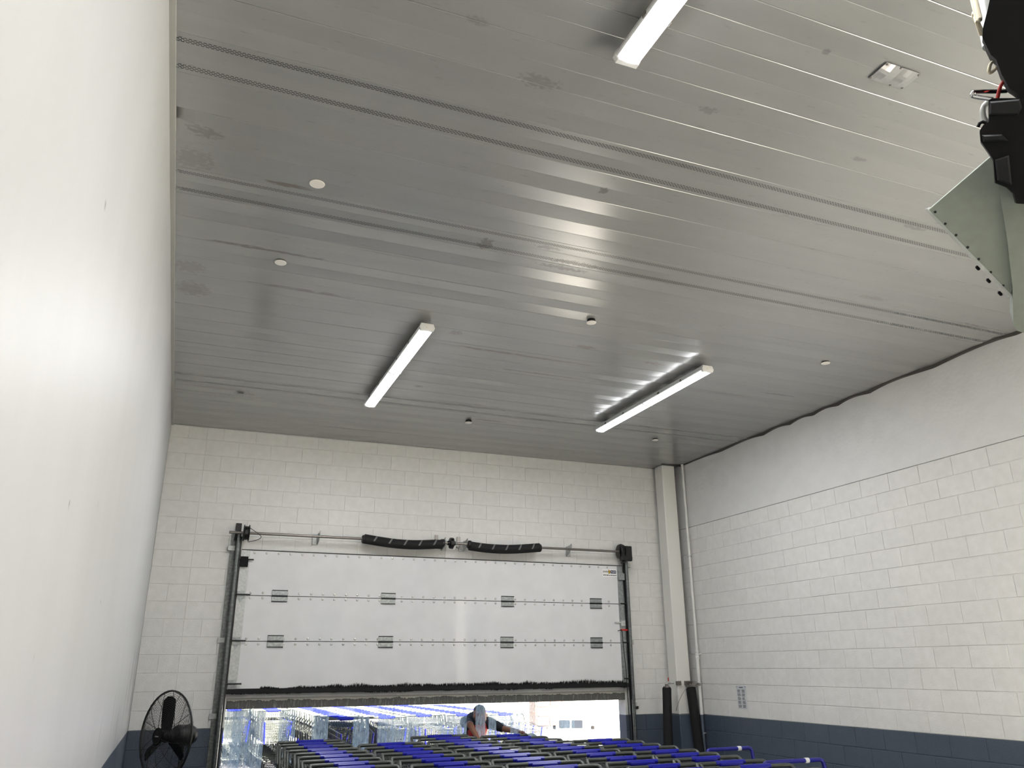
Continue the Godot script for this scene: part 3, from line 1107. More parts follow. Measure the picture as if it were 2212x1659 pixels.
		for i in mb.v.size():
			if absf(mb.v[i].z) < 0.02 and mb.v[i].x < 0.25:
				var p := mb.v[i]
				mb.v[i] = Vector3(bx - p.z, ysft + p.y, -D + 0.006 + p.x)
				var nn := mb.n[i]
				mb.n[i] = Vector3(-nn.z, nn.y, nn.x)
		part("bearing_plate", mb.mesh(), M["galvanised pale"], t, o2)
	b = MB.new()
	b.span(Vector3(3.155, ysft + 0.0, -D + 0.006), Vector3(3.20, ysft + 0.125, -D + 0.018), 0.002)
	part("anchor_strap", b.mesh(), M["bare steel"], t, o2)
	b = MB.new()
	b.span(Vector3(3.475, ysft - 0.035, -D + 0.006), Vector3(3.525, ysft + 0.115, -D + 0.018), 0.002)
	part("anchor_strap", b.mesh(), M["bare steel"], t, o2)
	b = MB.new()
	b.lathe(Vector3(3.345, ysft, zs), Vector3.RIGHT, [Vector2(0.0, -0.055), Vector2(0.03, -0.055), Vector2(0.036, -0.028), Vector2(0.075, -0.022), Vector2(0.078, 0.022), Vector2(0.036, 0.028), Vector2(0.03, 0.055), Vector2(0.0, 0.055)], 8)
	part("coupler", b.mesh(), M["black paint"], t, o2)
	for e in [[0.655, 1], [5.99, -1]]:
		b = MB.new()
		b.lathe(Vector3(e[0], ysft, zs), Vector3.RIGHT, [Vector2(0.0, -0.035), Vector2(0.10, -0.035), Vector2(0.105, -0.028), Vector2(0.085, -0.02), Vector2(0.085, 0.02), Vector2(0.105, 0.028), Vector2(0.10, 0.035), Vector2(0.0, 0.035)], 24)
		part("cable_drum", b.mesh(), M["black paint"], t, o2)
	# cable loop at the left drum, winch plate at the right
	b = MB.new()
	b.curve([Vector3(0.69, ysft + 0.05, zs + 0.08), Vector3(0.74, ysft + 0.02, zs + 0.08), Vector3(0.82, ysft - 0.03, zs + 0.06), Vector3(0.83, ysft - 0.06, zs + 0.05), Vector3(0.78, ysft - 0.09, zs + 0.05), Vector3(0.68, ysft - 0.12, zs + 0.06)], 0.004, 6)
	part("loose_cable", b.mesh(), M["dark steel"], t, o2)
	b = MB.new()
	var plate := PackedVector2Array()
	for i in 16:
		var a := TAU * i / 16
		plate.append(Vector2(6.05 + 0.075 * cos(a), ysft + 0.045 + 0.085 * sin(a)))
	b.prism(plate, zs - 0.12, zs - 0.09, 0.004)
	part("end_plate", b.mesh(), M["dark steel"], t, o2)
	b = MB.new()
	b.span(Vector3(5.955, ysft - 0.14, zs + 0.02), Vector3(6.14, ysft + 0.08, zs + 0.075), 0.01)
	b.box(Vector3(6.05, ysft - 0.13, zs + 0.05), Vector3(0.19, 0.02, 0.06), 0.003, Basis(Vector3.BACK, 0.45))
	part("end_bracket", b.mesh(), M["dark steel"], t, o2)


func sticker(d: Node3D, off: Vector3, zf: float) -> void:
	var zs := zf + 0.0012
	var b := MB.new()
	b.span(Vector3(5.715, 3.118, zf - 0.001), Vector3(5.955, 3.226, zs))
	var st := part("sticker", b.mesh(), mat("sticker white", Color(0.93, 0.93, 0.92), 0.4), d, off, "white sticker with black, gold and navy lettering")
	mat("sticker navy", Color(0.06, 0.08, 0.28), 0.4)
	mat("sticker gold", Color(0.72, 0.56, 0.20), 0.4)
	mat("sticker ink", Color(0.10, 0.10, 0.12), 0.5)
	b = MB.new()
	b.span(Vector3(5.850, 3.166, zs - 0.0004), Vector3(5.942, 3.212, zs + 0.0008))
	part("navy_box", b.mesh(), M["sticker navy"], st)
	b = MB.new()
	b.prism(PackedVector2Array([Vector2(5.815, 3.155), Vector2(5.848, 3.172), Vector2(5.848, 3.206), Vector2(5.815, 3.224)]), zs - 0.0004, zs + 0.0009)
	part("gold_arrow", b.mesh(), M["sticker gold"], st)
	b = MB.new()
	var px := 5.727
	rng.seed = 5
	while px < 5.94:
		var w0 := rng.randf_range(0.012, 0.035)
		b.span(Vector3(px, 3.133, zs - 0.0004), Vector3(minf(px + w0, 5.945), 3.143 + rng.randf_range(0.0, 0.004), zs + 0.0006))
		px += w0 + 0.006
	part("fine_print", b.mesh(), M["sticker ink"], st)
	b = MB.new()
	b.span(Vector3(5.724, 3.211, zs - 0.0004), Vector3(5.815, 3.2135, zs + 0.0006))
	b.span(Vector3(5.724, 3.1645, zs - 0.0004), Vector3(5.815, 3.167, zs + 0.0006))
	b.span(Vector3(5.722, 3.1645, zs - 0.0004), Vector3(5.7245, 3.2135, zs + 0.0006))
	part("frame_line", b.mesh(), M["trim grey"], st)
	var font := SystemFont.new()
	font.font_names = PackedStringArray(["Droid Sans"])
	font.font_weight = 700
	for w in [["DURA", 5.772, 3.189, 0.034, "sticker ink"], ["FLEX", 5.897, 3.189, 0.034, "sticker white"]]:
		var tm := TextMesh.new()
		tm.text = w[0]
		tm.font = font
		tm.font_size = 32
		tm.pixel_size = w[3] / 32.0
		tm.depth = 0.0006
		tm.curve_step = 2.0
		part("lettering", tm, M[w[4]], st, Vector3(w[1], w[2], zs + 0.0013))


func door_track(x: float, side: int, label: String) -> void:
	var t := thing("door_track", label, "track", Vector3(x, 0, -D + 0.005), "door tracks")
	var b := MB.new()
	# angle iron bolted to the wall
	b.span(Vector3(-0.004, 0.0, 0.0), Vector3(0.004, 3.50, 0.10), 0.001)
	b.span(Vector3(0.0 if side < 0 else -0.0, 0.0, 0.0), Vector3(0.075 * side, 3.50, 0.006), 0.001)
	part("wall_angle", b.mesh(), M["track steel"], t)
	# curved roller channel
	b = MB.new()
	var prof := []
	for i in 9:
		var a := -PI * 0.5 + PI * 1.25 * i / 8
		prof.append(Vector2(-side * (0.008 + 0.026 * cos(a)), 0.115 + 0.026 * sin(a)))
	for i in 8:
		var p: Vector2 = prof[i]; var q: Vector2 = prof[i + 1]
		b.quad(Vector3(p.x, 0.02, p.y), Vector3(q.x, 0.02, q.y), Vector3(q.x, 3.49, q.y), Vector3(p.x, 3.49, p.y))
	part("roller_channel", b.mesh(), M["track steel"], t)
	b = MB.new()
	b.span(Vector3(-side * 0.012, 0.02, 0.085), Vector3(-side * 0.05, 3.44, 0.093))
	part("channel_lip", b.mesh(), M["black paint"], t)
	b = MB.new()
	b.span(Vector3(-0.035, 3.44, 0.002), Vector3(0.035, 3.62 if side < 0 else 3.52, 0.010), 0.002)
	if side < 0:
		b.prism(PackedVector2Array([Vector2(-0.05, 3.40), Vector2(0.045, 3.40), Vector2(0.0, 3.60)]), 0.012, 0.02)
	part("head_plate", b.mesh(), M["dark steel"], t)
	for y in [0.5, 1.35, 2.2, 3.3]:
		b = MB.new()
		b.span(Vector3(side * 0.02, y - 0.03, 0.004), Vector3(side * 0.105, y + 0.03, 0.05 if y > 3.0 else 0.02), 0.003)
		part("clip", b.mesh(), M["galvanised pale"], t)


# ---------------------------------------------------------------- outside
func ground_y(z: float) -> float:
	var pts := [[60.0, -0.03], [-11.0, -0.03], [-18.0, -0.05], [-25.0, -0.10], [-40.0, -2.35], [-120.0, -4.6], [-320.0, -6.2]]
	for i in pts.size() - 1:
		if z <= pts[i][0] and z >= pts[i + 1][0]:
			return lerpf(pts[i][1], pts[i + 1][1], (pts[i][0] - z) / (pts[i][0] - pts[i + 1][0]))
	return -6.2


func build_outside() -> void:
	var b := MB.new()
	var zs := [40.0, 10.0, -11.0, -14.0, -18.0, -25.0, -32.0, -40.0, -70.0, -120.0, -320.0]
	var lane := MB.new()
	for i in zs.size() - 1:
		var z0: float = zs[i]; var z1: float = zs[i + 1]
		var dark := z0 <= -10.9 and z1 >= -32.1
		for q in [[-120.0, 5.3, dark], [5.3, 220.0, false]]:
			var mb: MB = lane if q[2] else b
			mb.quad(Vector3(q[0], ground_y(z0), z0), Vector3(q[1], ground_y(z0), z0), Vector3(q[1], ground_y(z1), z1), Vector3(q[0], ground_y(z1), z1))
	struct("ground", b.mesh(), M["asphalt"], "sunlit pale concrete ground outside the low opening", "ground")
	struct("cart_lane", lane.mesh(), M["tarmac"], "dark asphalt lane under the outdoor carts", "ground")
	# stone-faced wall across the lot
	b = MB.new()
	b.span(Vector3(21.2, -5.5, -50.0), Vector3(23.6, 3.0, -49.0), 0.02)
	var sw := struct("wall_garden", b.mesh(), M["stone"], "pinkish stone wall beyond the white pickup truck", "wall")
	rng.seed = 31
	b = MB.new()
	for k in 11:
		var y := -4.9 + k * 0.55
		var x := 21.25
		while x < 22.7:
			var w := rng.randf_range(0.5, 1.1)
			b.box(Vector3(x + w * 0.5, y + 0.27, -48.99), Vector3(w - 0.04, 0.5, 0.10 + rng.randf() * 0.05), 0.03)
			x += w
	part("stones", b.mesh(), M["stone"], sw).set_meta("kind", "stuff")
	pickup(Vector3(19.8, ground_y(-41.0), -41.0))


func pickup(at: Vector3) -> void:
	var t := thing("pickup_truck", "white pickup truck parked in the sun, seen through the opening", "truck", at)
	t.rotation.y = deg_to_rad(-32)
	# local: nose towards -z, width along x
	var b := MB.new()
	var side := PackedVector2Array([Vector2(-2.6, 0.45), Vector2(2.7, 0.45), Vector2(2.75, 0.62), Vector2(2.7, 1.08), Vector2(0.55, 1.12), Vector2(0.35, 1.12), Vector2(-1.2, 1.08), Vector2(-2.5, 0.95), Vector2(-2.65, 0.7)])
	var body := MB.new()
	body.prism(side, -0.92, 0.92, 0.05)
	part("body", turned(body), M["white vehicle"], t)
	var cab := MB.new()
	cab.prism(PackedVector2Array([Vector2(-1.25, 1.06), Vector2(0.52, 1.06), Vector2(0.36, 1.72), Vector2(0.22, 1.82), Vector2(-0.45, 1.82), Vector2(-0.62, 1.74)]), -0.80, 0.80, 0.06)
	part("cab", turned(cab), M["white vehicle"], t)
	# rear window, split by a post
	for s in [-1, 1]:
		b = MB.new()
		b.box(Vector3(0.33 * s, 1.42, 0.475), Vector3(0.58, 0.40, 0.03), 0.01, Basis(Vector3.RIGHT, -0.24))
		part("rear_window", b.mesh(), M["dark glass"], t)
		b = MB.new()
		b.prism(PackedVector2Array([Vector2(-1.0, 1.14), Vector2(0.30, 1.14), Vector2(0.22, 1.66), Vector2(-0.55, 1.66)]), -0.01, 0.01)
		part("side_window", turned(b), M["dark glass"], t, Vector3(0.81 * s, 0, 0))
		b = MB.new()
		b.box(Vector3(0.94 * s, 0.98, 0.15), Vector3(0.03, 0.035, 0.14), 0.008)
		part("door_handle", b.mesh(), M["black plastic"], t)
		b = MB.new()
		b.box(Vector3(1.02 * s, 1.18, -0.85), Vector3(0.2, 0.18, 0.1), 0.03)
		part("mirror", b.mesh(), M["black plastic"], t)
		b = MB.new()
		b.box(Vector3(0.84 * s, 0.85, 2.72), Vector3(0.14, 0.36, 0.08), 0.02)
		part("tail_lamp", b.mesh(), M["tail lamp"], t)
		for z in [-1.75, 1.75]:
			b = MB.new()
			b.lathe(Vector3(0.86 * s, 0.37, z), Vector3(s, 0, 0), [Vector2(0.0, -0.12), Vector2(0.33, -0.12), Vector2(0.37, -0.08), Vector2(0.37, 0.06), Vector2(0.33, 0.10), Vector2(0.2, 0.10), Vector2(0.18, 0.06), Vector2(0.0, 0.06)], 20)
			part("wheel", b.mesh(), M["tyre"], t)
	b = MB.new()
	b.box(Vector3(0, 0.55, 2.78), Vector3(1.8, 0.16, 0.12), 0.03)
	part("bumper", b.mesh(), M["chrome"], t)


func turned(b: MB) -> Mesh:
	# a prism drawn from the side (x is length): put the length along z and the thickness along x
	for i in b.v.size():
		var p := b.v[i]; var nn := b.n[i]
		b.v[i] = Vector3(-p.z, p.y, p.x)
		b.n[i] = Vector3(-nn.z, nn.y, nn.x)
	return b.mesh()


# ---------------------------------------------------------------- strip curtain
func ribbon(x0: float, x1: float, pts: Array, thick := 0.003) -> Mesh:
	# a strip that follows (y, z) points, with real thickness
	var b := MB.new()
	var n := pts.size()
	var len := 0.0
	for i in n - 1:
		var p: Vector2 = pts[i]; var q: Vector2 = pts[i + 1]
		var d := (q - p).normalized()
		var o := Vector2(-d.y, d.x) * thick
		var l2 := len + p.distance_to(q)
		for s in [0.0, 1.0]:
			var a: Vector2 = p + o * s; var c: Vector2 = q + o * s
			b.quad(Vector3(x0, a.x, a.y), Vector3(x1, a.x, a.y), Vector3(x1, c.x, c.y), Vector3(x0, c.x, c.y), [Vector2(0, len), Vector2(1, len), Vector2(1, l2), Vector2(0, l2)])
		for x in [x0, x1]:
			b.quad(Vector3(x, p.x, p.y), Vector3(x, p.x + o.x, p.y + o.y), Vector3(x, q.x + o.x, q.y + o.y), Vector3(x, q.x, q.y))
		len = l2
	return b.mesh()


func build_strips() -> void:
	var z := -D - 0.222
	var list := [[0.66, 0.86], [0.745, 0.945], [0.925, 1.125], [1.296, 1.496], [1.695, 1.897], [2.213, 2.418], [2.526, 2.735], [2.715, 2.925], [2.925, 3.135], [3.36, 3.56], [3.545, 3.73], [3.86, 4.00], [4.04, 4.150], [4.36, 4.548], [4.765, 4.955], [5.11, 5.335]]
	var words := ["first", "second", "third", "fourth", "fifth", "sixth", "seventh", "eighth", "ninth", "tenth", "eleventh", "twelfth", "thirteenth", "fourteenth", "fifteenth", "last"]
	rng.seed = 55
	var g := "clear vinyl strips of the door curtain"
	for i in list.size():
		var sway := rng.randf_range(-0.004, 0.004)
		var pts := []
		var zz := z - 0.012 * (i % 2)
		for k in 9:
			var u := k / 8.0
			pts.append(Vector2(lerpf(1.47, 0.16, u), zz + sway * u * u + 0.002 * sin(u * 5.0 + i)))
		var o := part("curtain_strip", ribbon(list[i][0], list[i][1], pts), M["vinyl strip"], self)
		tag(o, "%s straight-hanging clear vinyl strip from the left in the opening" % words[i], "curtain strip", g)
	# strips pushed in and lying over the cart handles
	var bent := [
		[3.137, 3.36, [Vector2(1.47, z), Vector2(1.28, z + 0.01), Vector2(1.17, z + 0.06), Vector2(1.125, z + 0.2), Vector2(1.13, z + 0.45), Vector2(1.135, z + 0.72), Vector2(1.11, z + 0.86)], "clear vinyl strip bent inward over the third row's cart handle"],
		[4.15, 4.355, [Vector2(1.47, z), Vector2(1.30, z + 0.02), Vector2(1.18, z + 0.12), Vector2(1.14, z + 0.35), Vector2(1.13, z + 0.7), Vector2(1.12, z + 1.0), Vector2(1.07, z + 1.15)], "clear vinyl strip lying over the fourth row's carts, left one"],
		[4.55, 4.76, [Vector2(1.47, z), Vector2(1.28, z + 0.03), Vector2(1.17, z + 0.14), Vector2(1.13, z + 0.3), Vector2(1.13, z + 0.6), Vector2(1.12, z + 0.9), Vector2(1.05, z + 1.05)], "clear vinyl strip lying over the fourth row's carts, right one"]]
	for s in bent:
		var o := part("curtain_strip", ribbon(s[0], s[1], s[2]), M["vinyl strip"], self)
		tag(o, s[3], "curtain strip", g)
	var rail := MB.new()
	rail.span(Vector3(OPEN_L - 0.05, 1.46, z - 0.02), Vector3(OPEN_R + 0.05, 1.50, z + 0.015), 0.004)
	var r := part("curtain_rail", rail.mesh(), M["galvanised"], self)
	tag(r, "steel rail outside the lintel holding the vinyl strips", "rail")


# ---------------------------------------------------------------- shopping carts
func wire(b: MB, a: Vector3, c: Vector3, r := 0.0027) -> void:
	b.tube([a, c], r, 4, false)


func make_cart() -> Node3D:
	# local: handle over the origin, nose towards +z
	var t := Node3D.new()
	var w := 0.36
	var b := MB.new()
	var pts := []
	for s in [-1, 1]:
		var side := [Vector3(s * w, 0.86, 0.165), Vector3(s * w, 0.97, 0.10), Vector3(s * w, 1.035, 0.058), Vector3(s * w, 1.06, 0.025), Vector3(s * (w - 0.012), 1.07, 0.005), Vector3(s * (w - 0.05), 1.072, 0.0)]
		if s > 0:
			side.reverse()
		pts.append_array(side)
	b.tube(pts, 0.0175, 10)
	part("handle_bar", b.mesh(), M["cart frame"], t)
	b = MB.new()
	b.box(Vector3(0, 1.073, -0.002), Vector3(0.33, 0.037, 0.042), 0.012)
	b.box(Vector3(0, 1.062, 0.012), Vector3(0.25, 0.036, 0.03), 0.01)
	part("handle_grip", b.mesh(), M["cart blue"], t, Vector3.ZERO, "blue plastic grip")
	# child seat: top wires run from the handle towards the basket
	b = MB.new()
	for i in 13:
		var x := lerpf(-0.27, 0.27, i / 12.0)
		b.tube([Vector3(x, 0.985, 0.05), Vector3(x, 1.01, 0.085), Vector3(x * 0.99, 0.955, 0.33)], 0.003, 5, false)
	for z in [0.07, 0.14, 0.21, 0.28, 0.33]:
		var y := 1.008 if z < 0.1 else lerpf(1.008, 0.955, (z - 0.085) / 0.245)
		wire(b, Vector3(-0.29, y, z), Vector3(0.29, y, z), 0.0035)
	for x in [-0.31, 0.31]:
		b.tube([Vector3(x, 0.90, 0.05), Vector3(x, 1.02, 0.06), Vector3(x, 1.03, 0.12), Vector3(x, 0.965, 0.35), Vector3(x, 0.86, 0.37)], 0.006, 6, false)
	for i in 10:
		var x := lerpf(-0.29, 0.29, i / 9.0)
		wire(b, Vector3(x, 0.955, 0.33), Vector3(x, 0.66, 0.30))
	part("child_seat", b.mesh(), M["cart wire"], t)
	b = MB.new()
	b.box(Vector3(0, 0.968, 0.19), Vector3(0.46, 0.012, 0.16), 0.004, Basis(Vector3.RIGHT, 0.2))
	part("seat_flap", b.mesh(), M["caster"], t, Vector3.ZERO, "dark plastic seat flap")
	# basket
	var zn := 1.08
	for s in [-1, 1]:
		b = MB.new()
		var top0 := Vector3(s * 0.345, 0.965, 0.06)
		var top1 := Vector3(s * 0.265, 0.90, zn)
		var bot0 := Vector3(s * 0.30, 0.56, 0.06)
		var bot1 := Vector3(s * 0.235, 0.50, zn - 0.06)
		b.tube([top0, top1], 0.0055, 6)
		for i in 27:
			var u := i / 26.0
			wire(b, top0.lerp(top1, u), bot0.lerp(bot1, u))
		for q in [0.2, 0.45, 0.72, 1.0]:
			wire(b, top0.lerp(bot0, q), top1.lerp(bot1, q), 0.004)
		part("basket_side", b.mesh(), M["cart wire"], t)
	b = MB.new()
	var fa := Vector3(-0.265, 0.90, zn); var fb := Vector3(0.265, 0.90, zn)
	var fc := Vector3(-0.235, 0.50, zn - 0.06); var fd := Vector3(0.235, 0.50, zn - 0.06)
	b.tube([fa, fb], 0.0055, 6)
	for i in 14:
		var u := i / 13.0
		wire(b, fa.lerp(fb, u), fc.lerp(fd, u), 0.003)
	for q in 9:
		var u := q / 8.0
		wire(b, fa.lerp(fc, u), fb.lerp(fd, u), 0.0035)
	part("basket_front", b.mesh(), M["cart wire"], t)
	b = MB.new()
	for i in 12:
		var x := i / 11.0
		wire(b, Vector3(lerpf(-0.30, 0.30, x), 0.56, 0.06), Vector3(lerpf(-0.235, 0.235, x), 0.50, zn - 0.06))
	for q in 6:
		var u := q / 5.0
		wire(b, Vector3(-0.30, 0.56, 0.06).lerp(fc, u), Vector3(0.30, 0.56, 0.06).lerp(fd, u), 0.004)
	part("basket_floor", b.mesh(), M["cart wire"], t)
	for s in [-1, 1]:
		b = MB.new()
		b.tube([Vector3(s * 0.268, 0.905, zn - 0.002), Vector3(s * 0.236, 0.49, zn - 0.06)], 0.016, 8)
		part("corner_guard", b.mesh(), M["cart blue"], t)
	# chassis
	b = MB.new()
	for s in [-1, 1]:
		b.tube([Vector3(s * w, 0.88, 0.155), Vector3(s * 0.345, 0.62, 0.20), Vector3(s * 0.33, 0.30, 0.16), Vector3(s * 0.32, 0.19, 0.14), Vector3(s * 0.30, 0.165, 0.24), Vector3(s * 0.21, 0.165, 1.04)], 0.015, 8)
		b.tube([Vector3(s * 0.30, 0.17, 0.45), Vector3(s * 0.285, 0.53, 0.42)], 0.012, 6)
	b.tube([Vector3(-0.21, 0.165, 1.04), Vector3(0.21, 0.165, 1.04)], 0.015, 8)
	b.tube([Vector3(-0.29, 0.165, 0.36), Vector3(0.29, 0.165, 0.36)], 0.012, 6)
	b.tube([Vector3(-0.245, 0.165, 0.72), Vector3(0.245, 0.165, 0.72)], 0.010, 6)
	part("chassis", b.mesh(), M["cart frame"], t)
	for s in [-1, 1]:
		for q in [[0.31, 0.17], [0.205, 0.98]]:
			b = MB.new()
			b.lathe(Vector3(s * q[0], 0.062, q[1]), Vector3.RIGHT, [Vector2(0.0, -0.014), Vector2(0.05, -0.014), Vector2(0.062, -0.010), Vector2(0.062, 0.010), Vector2(0.05, 0.014), Vector2(0.0, 0.014)], 14)
			var wh := part("wheel", b.mesh(), M["caster"], t)
			b = MB.new()
			b.span(Vector3(s * q[0] - 0.022, 0.055, q[1] - 0.016), Vector3(s * q[0] - 0.017, 0.155, q[1] + 0.016))
			b.span(Vector3(s * q[0] + 0.017, 0.055, q[1] - 0.016), Vector3(s * q[0] + 0.022, 0.155, q[1] + 0.016))
			b.span(Vector3(s * q[0] - 0.022, 0.145, q[1] - 0.018), Vector3(s * q[0] + 0.022, 0.158, q[1] + 0.018))
			part("fork", b.mesh(), M["cart frame"], wh)
	return t


func build_carts() -> void:
	var nth := ["first", "second", "third", "fourth", "fifth", "sixth", "seventh", "eighth", "ninth", "tenth", "eleventh", "twelfth", "thirteenth", "fourteenth", "fifteenth", "sixteenth", "seventeenth", "eighteenth", "nineteenth", "twentieth", "twenty-first", "twenty-second", "twenty-third", "twenty-fourth"]
	var proto := make_cart()
	proto.name = numbered("shopping_cart")
	add_child(proto)
	var fresh := true
	var lb := MB.new()
	lb.box(Vector3(0.13, 1.092, -0.004), Vector3(0.10, 0.010, 0.03), 0.003)
	var label_mesh := lb.mesh()
	rng.seed = 808
	# rows inside: [centre x, farthest handle z, count, lean]
	var rows := [[1.555, -10.22, 13, 0.0], [2.345, -9.46, 11, 0.0], [3.14, -10.24, 14, 0.0], [3.93, -9.94, 14, 0.0], [4.62, -8.88, 11, 0.0]]
	for r in rows.size():
		for k in rows[r][2]:
			var word: String = nth[k]
			var text := "grey shopping cart with blue grip, %s from opening in %s indoor row from left" % [word, nth[r]]
			var c: Node3D = proto if fresh else copy_of(proto, text)
			fresh = false
			tag(c, text, "shopping cart", "carts nested in rows indoors")
			c.position = Vector3(rows[r][0] + rng.randf_range(-0.018, 0.018), 0.0, rows[r][1] + 0.352 * k + rng.randf_range(-0.02, 0.02))
			c.rotation = Vector3(0, rng.randf_range(-0.02, 0.02), 0)
			if (r == 3 and k in [3, 4, 5]) or (r == 2 and k == 6):
				var lm := MeshInstance3D.new()
				lm.name = "grip_label"
				lm.mesh = label_mesh
				lm.material_override = M["grip label"]
				lm.set_meta("label", "white label on the grip")
				c.add_child(lm, true)
	# rows outside, noses towards the opening
	var out_rows := [[1.38, -20.2, 12], [2.15, -19.4, 12], [2.95, -15.3, 24], [3.72, -15.4, 24], [4.48, -15.7, 23], [5.22, -15.5, 20], [5.97, -15.25, 14]]
	for r in out_rows.size():
		for k in out_rows[r][2]:
			var text := "shopping cart outside behind vinyl strips, %s in the %s outdoor row from left" % [nth[k], nth[r]]
			var c := copy_of(proto, text)
			for ch in c.get_children():
				if String(ch.name).begins_with("grip_label"):
					c.remove_child(ch)
					ch.free()
			tag(c, text, "shopping cart", "carts nested in rows outdoors")
			var z: float = out_rows[r][1] - 0.352 * k
			c.position = Vector3(out_rows[r][0] + rng.randf_range(-0.012, 0.012), ground_y(z + 0.5) - 0.004, z)
			c.rotation = Vector3((ground_y(z) - ground_y(z + 1.0)) * -1.0, rng.randf_range(-0.015, 0.015), 0)
	# two blue flat carts by the right wall
	flat_cart(Vector3(5.32, 0, -7.38), 0.27, "blue flat cart handle nearest the corner column beside the cart rows")
	flat_cart(Vector3(5.155, 0, -6.23), 0.32, "blue flat cart handle cut by the bottom edge, nearest the right wall")


func flat_cart(at: Vector3, hw: float, label: String) -> void:
	var t := thing("flat_cart", label, "flat cart", at, "blue flat carts")
	t.rotation.y = rng.randf_range(-0.01, 0.01)
	var hy := 1.075
	var b := MB.new()
	b.tube([Vector3(-hw, 0.32, 0.10), Vector3(-hw, 0.90, 0.03), Vector3(-hw, hy - 0.03, 0.008), Vector3(-hw + 0.01, hy - 0.008, 0.002), Vector3(-hw + 0.035, hy, 0), Vector3(hw - 0.035, hy, 0), Vector3(hw - 0.01, hy - 0.008, 0.002), Vector3(hw, hy - 0.03, 0.008), Vector3(hw, 0.90, 0.03), Vector3(hw, 0.32, 0.10)], 0.019, 10)
	part("handle", b.mesh(), M["cart blue steel"], t)
	for s in [-1, 1]:
		b = MB.new()
		b.tube([Vector3(s * hw, hy - 0.03, 0.012), Vector3(s * (hw + 0.03), 0.85, 0.05), Vector3(s * (hw + 0.02), 0.4, 0.2)], 0.010, 8)
		part("brace", b.mesh(), M["cart frame"], t)
	b = MB.new()
	b.box(Vector3(hw * 0.45, hy, 0), Vector3(0.06, 0.042, 0.042), 0.012)
	part("handle_label", b.mesh(), M["grip label"], t, Vector3.ZERO, "white label on the handle")
	b = MB.new()
	b.span(Vector3(-0.34, 0.26, 0.08), Vector3(0.34, 0.32, 1.06), 0.012)
	part("deck", b.mesh(), M["cart frame"], t)
	for s in [-1, 1]:
		for z in [0.25, 0.90]:
			b = MB.new()
			b.lathe(Vector3(s * 0.26, 0.10, z), Vector3.RIGHT, [Vector2(0.0, -0.02), Vector2(0.085, -0.02), Vector2(0.10, -0.014), Vector2(0.10, 0.014), Vector2(0.085, 0.02), Vector2(0.0, 0.02)], 16)
			var wh := part("wheel", b.mesh(), M["caster"], t)
			b = MB.new()
			b.span(Vector3(s * 0.26 - 0.03, 0.10, z - 0.03), Vector3(s * 0.26 - 0.024, 0.265, z + 0.03))
			b.span(Vector3(s * 0.26 + 0.024, 0.10, z - 0.03), Vector3(s * 0.26 + 0.03, 0.265, z + 0.03))
			part("fork", b.mesh(), M["cart frame"], wh)


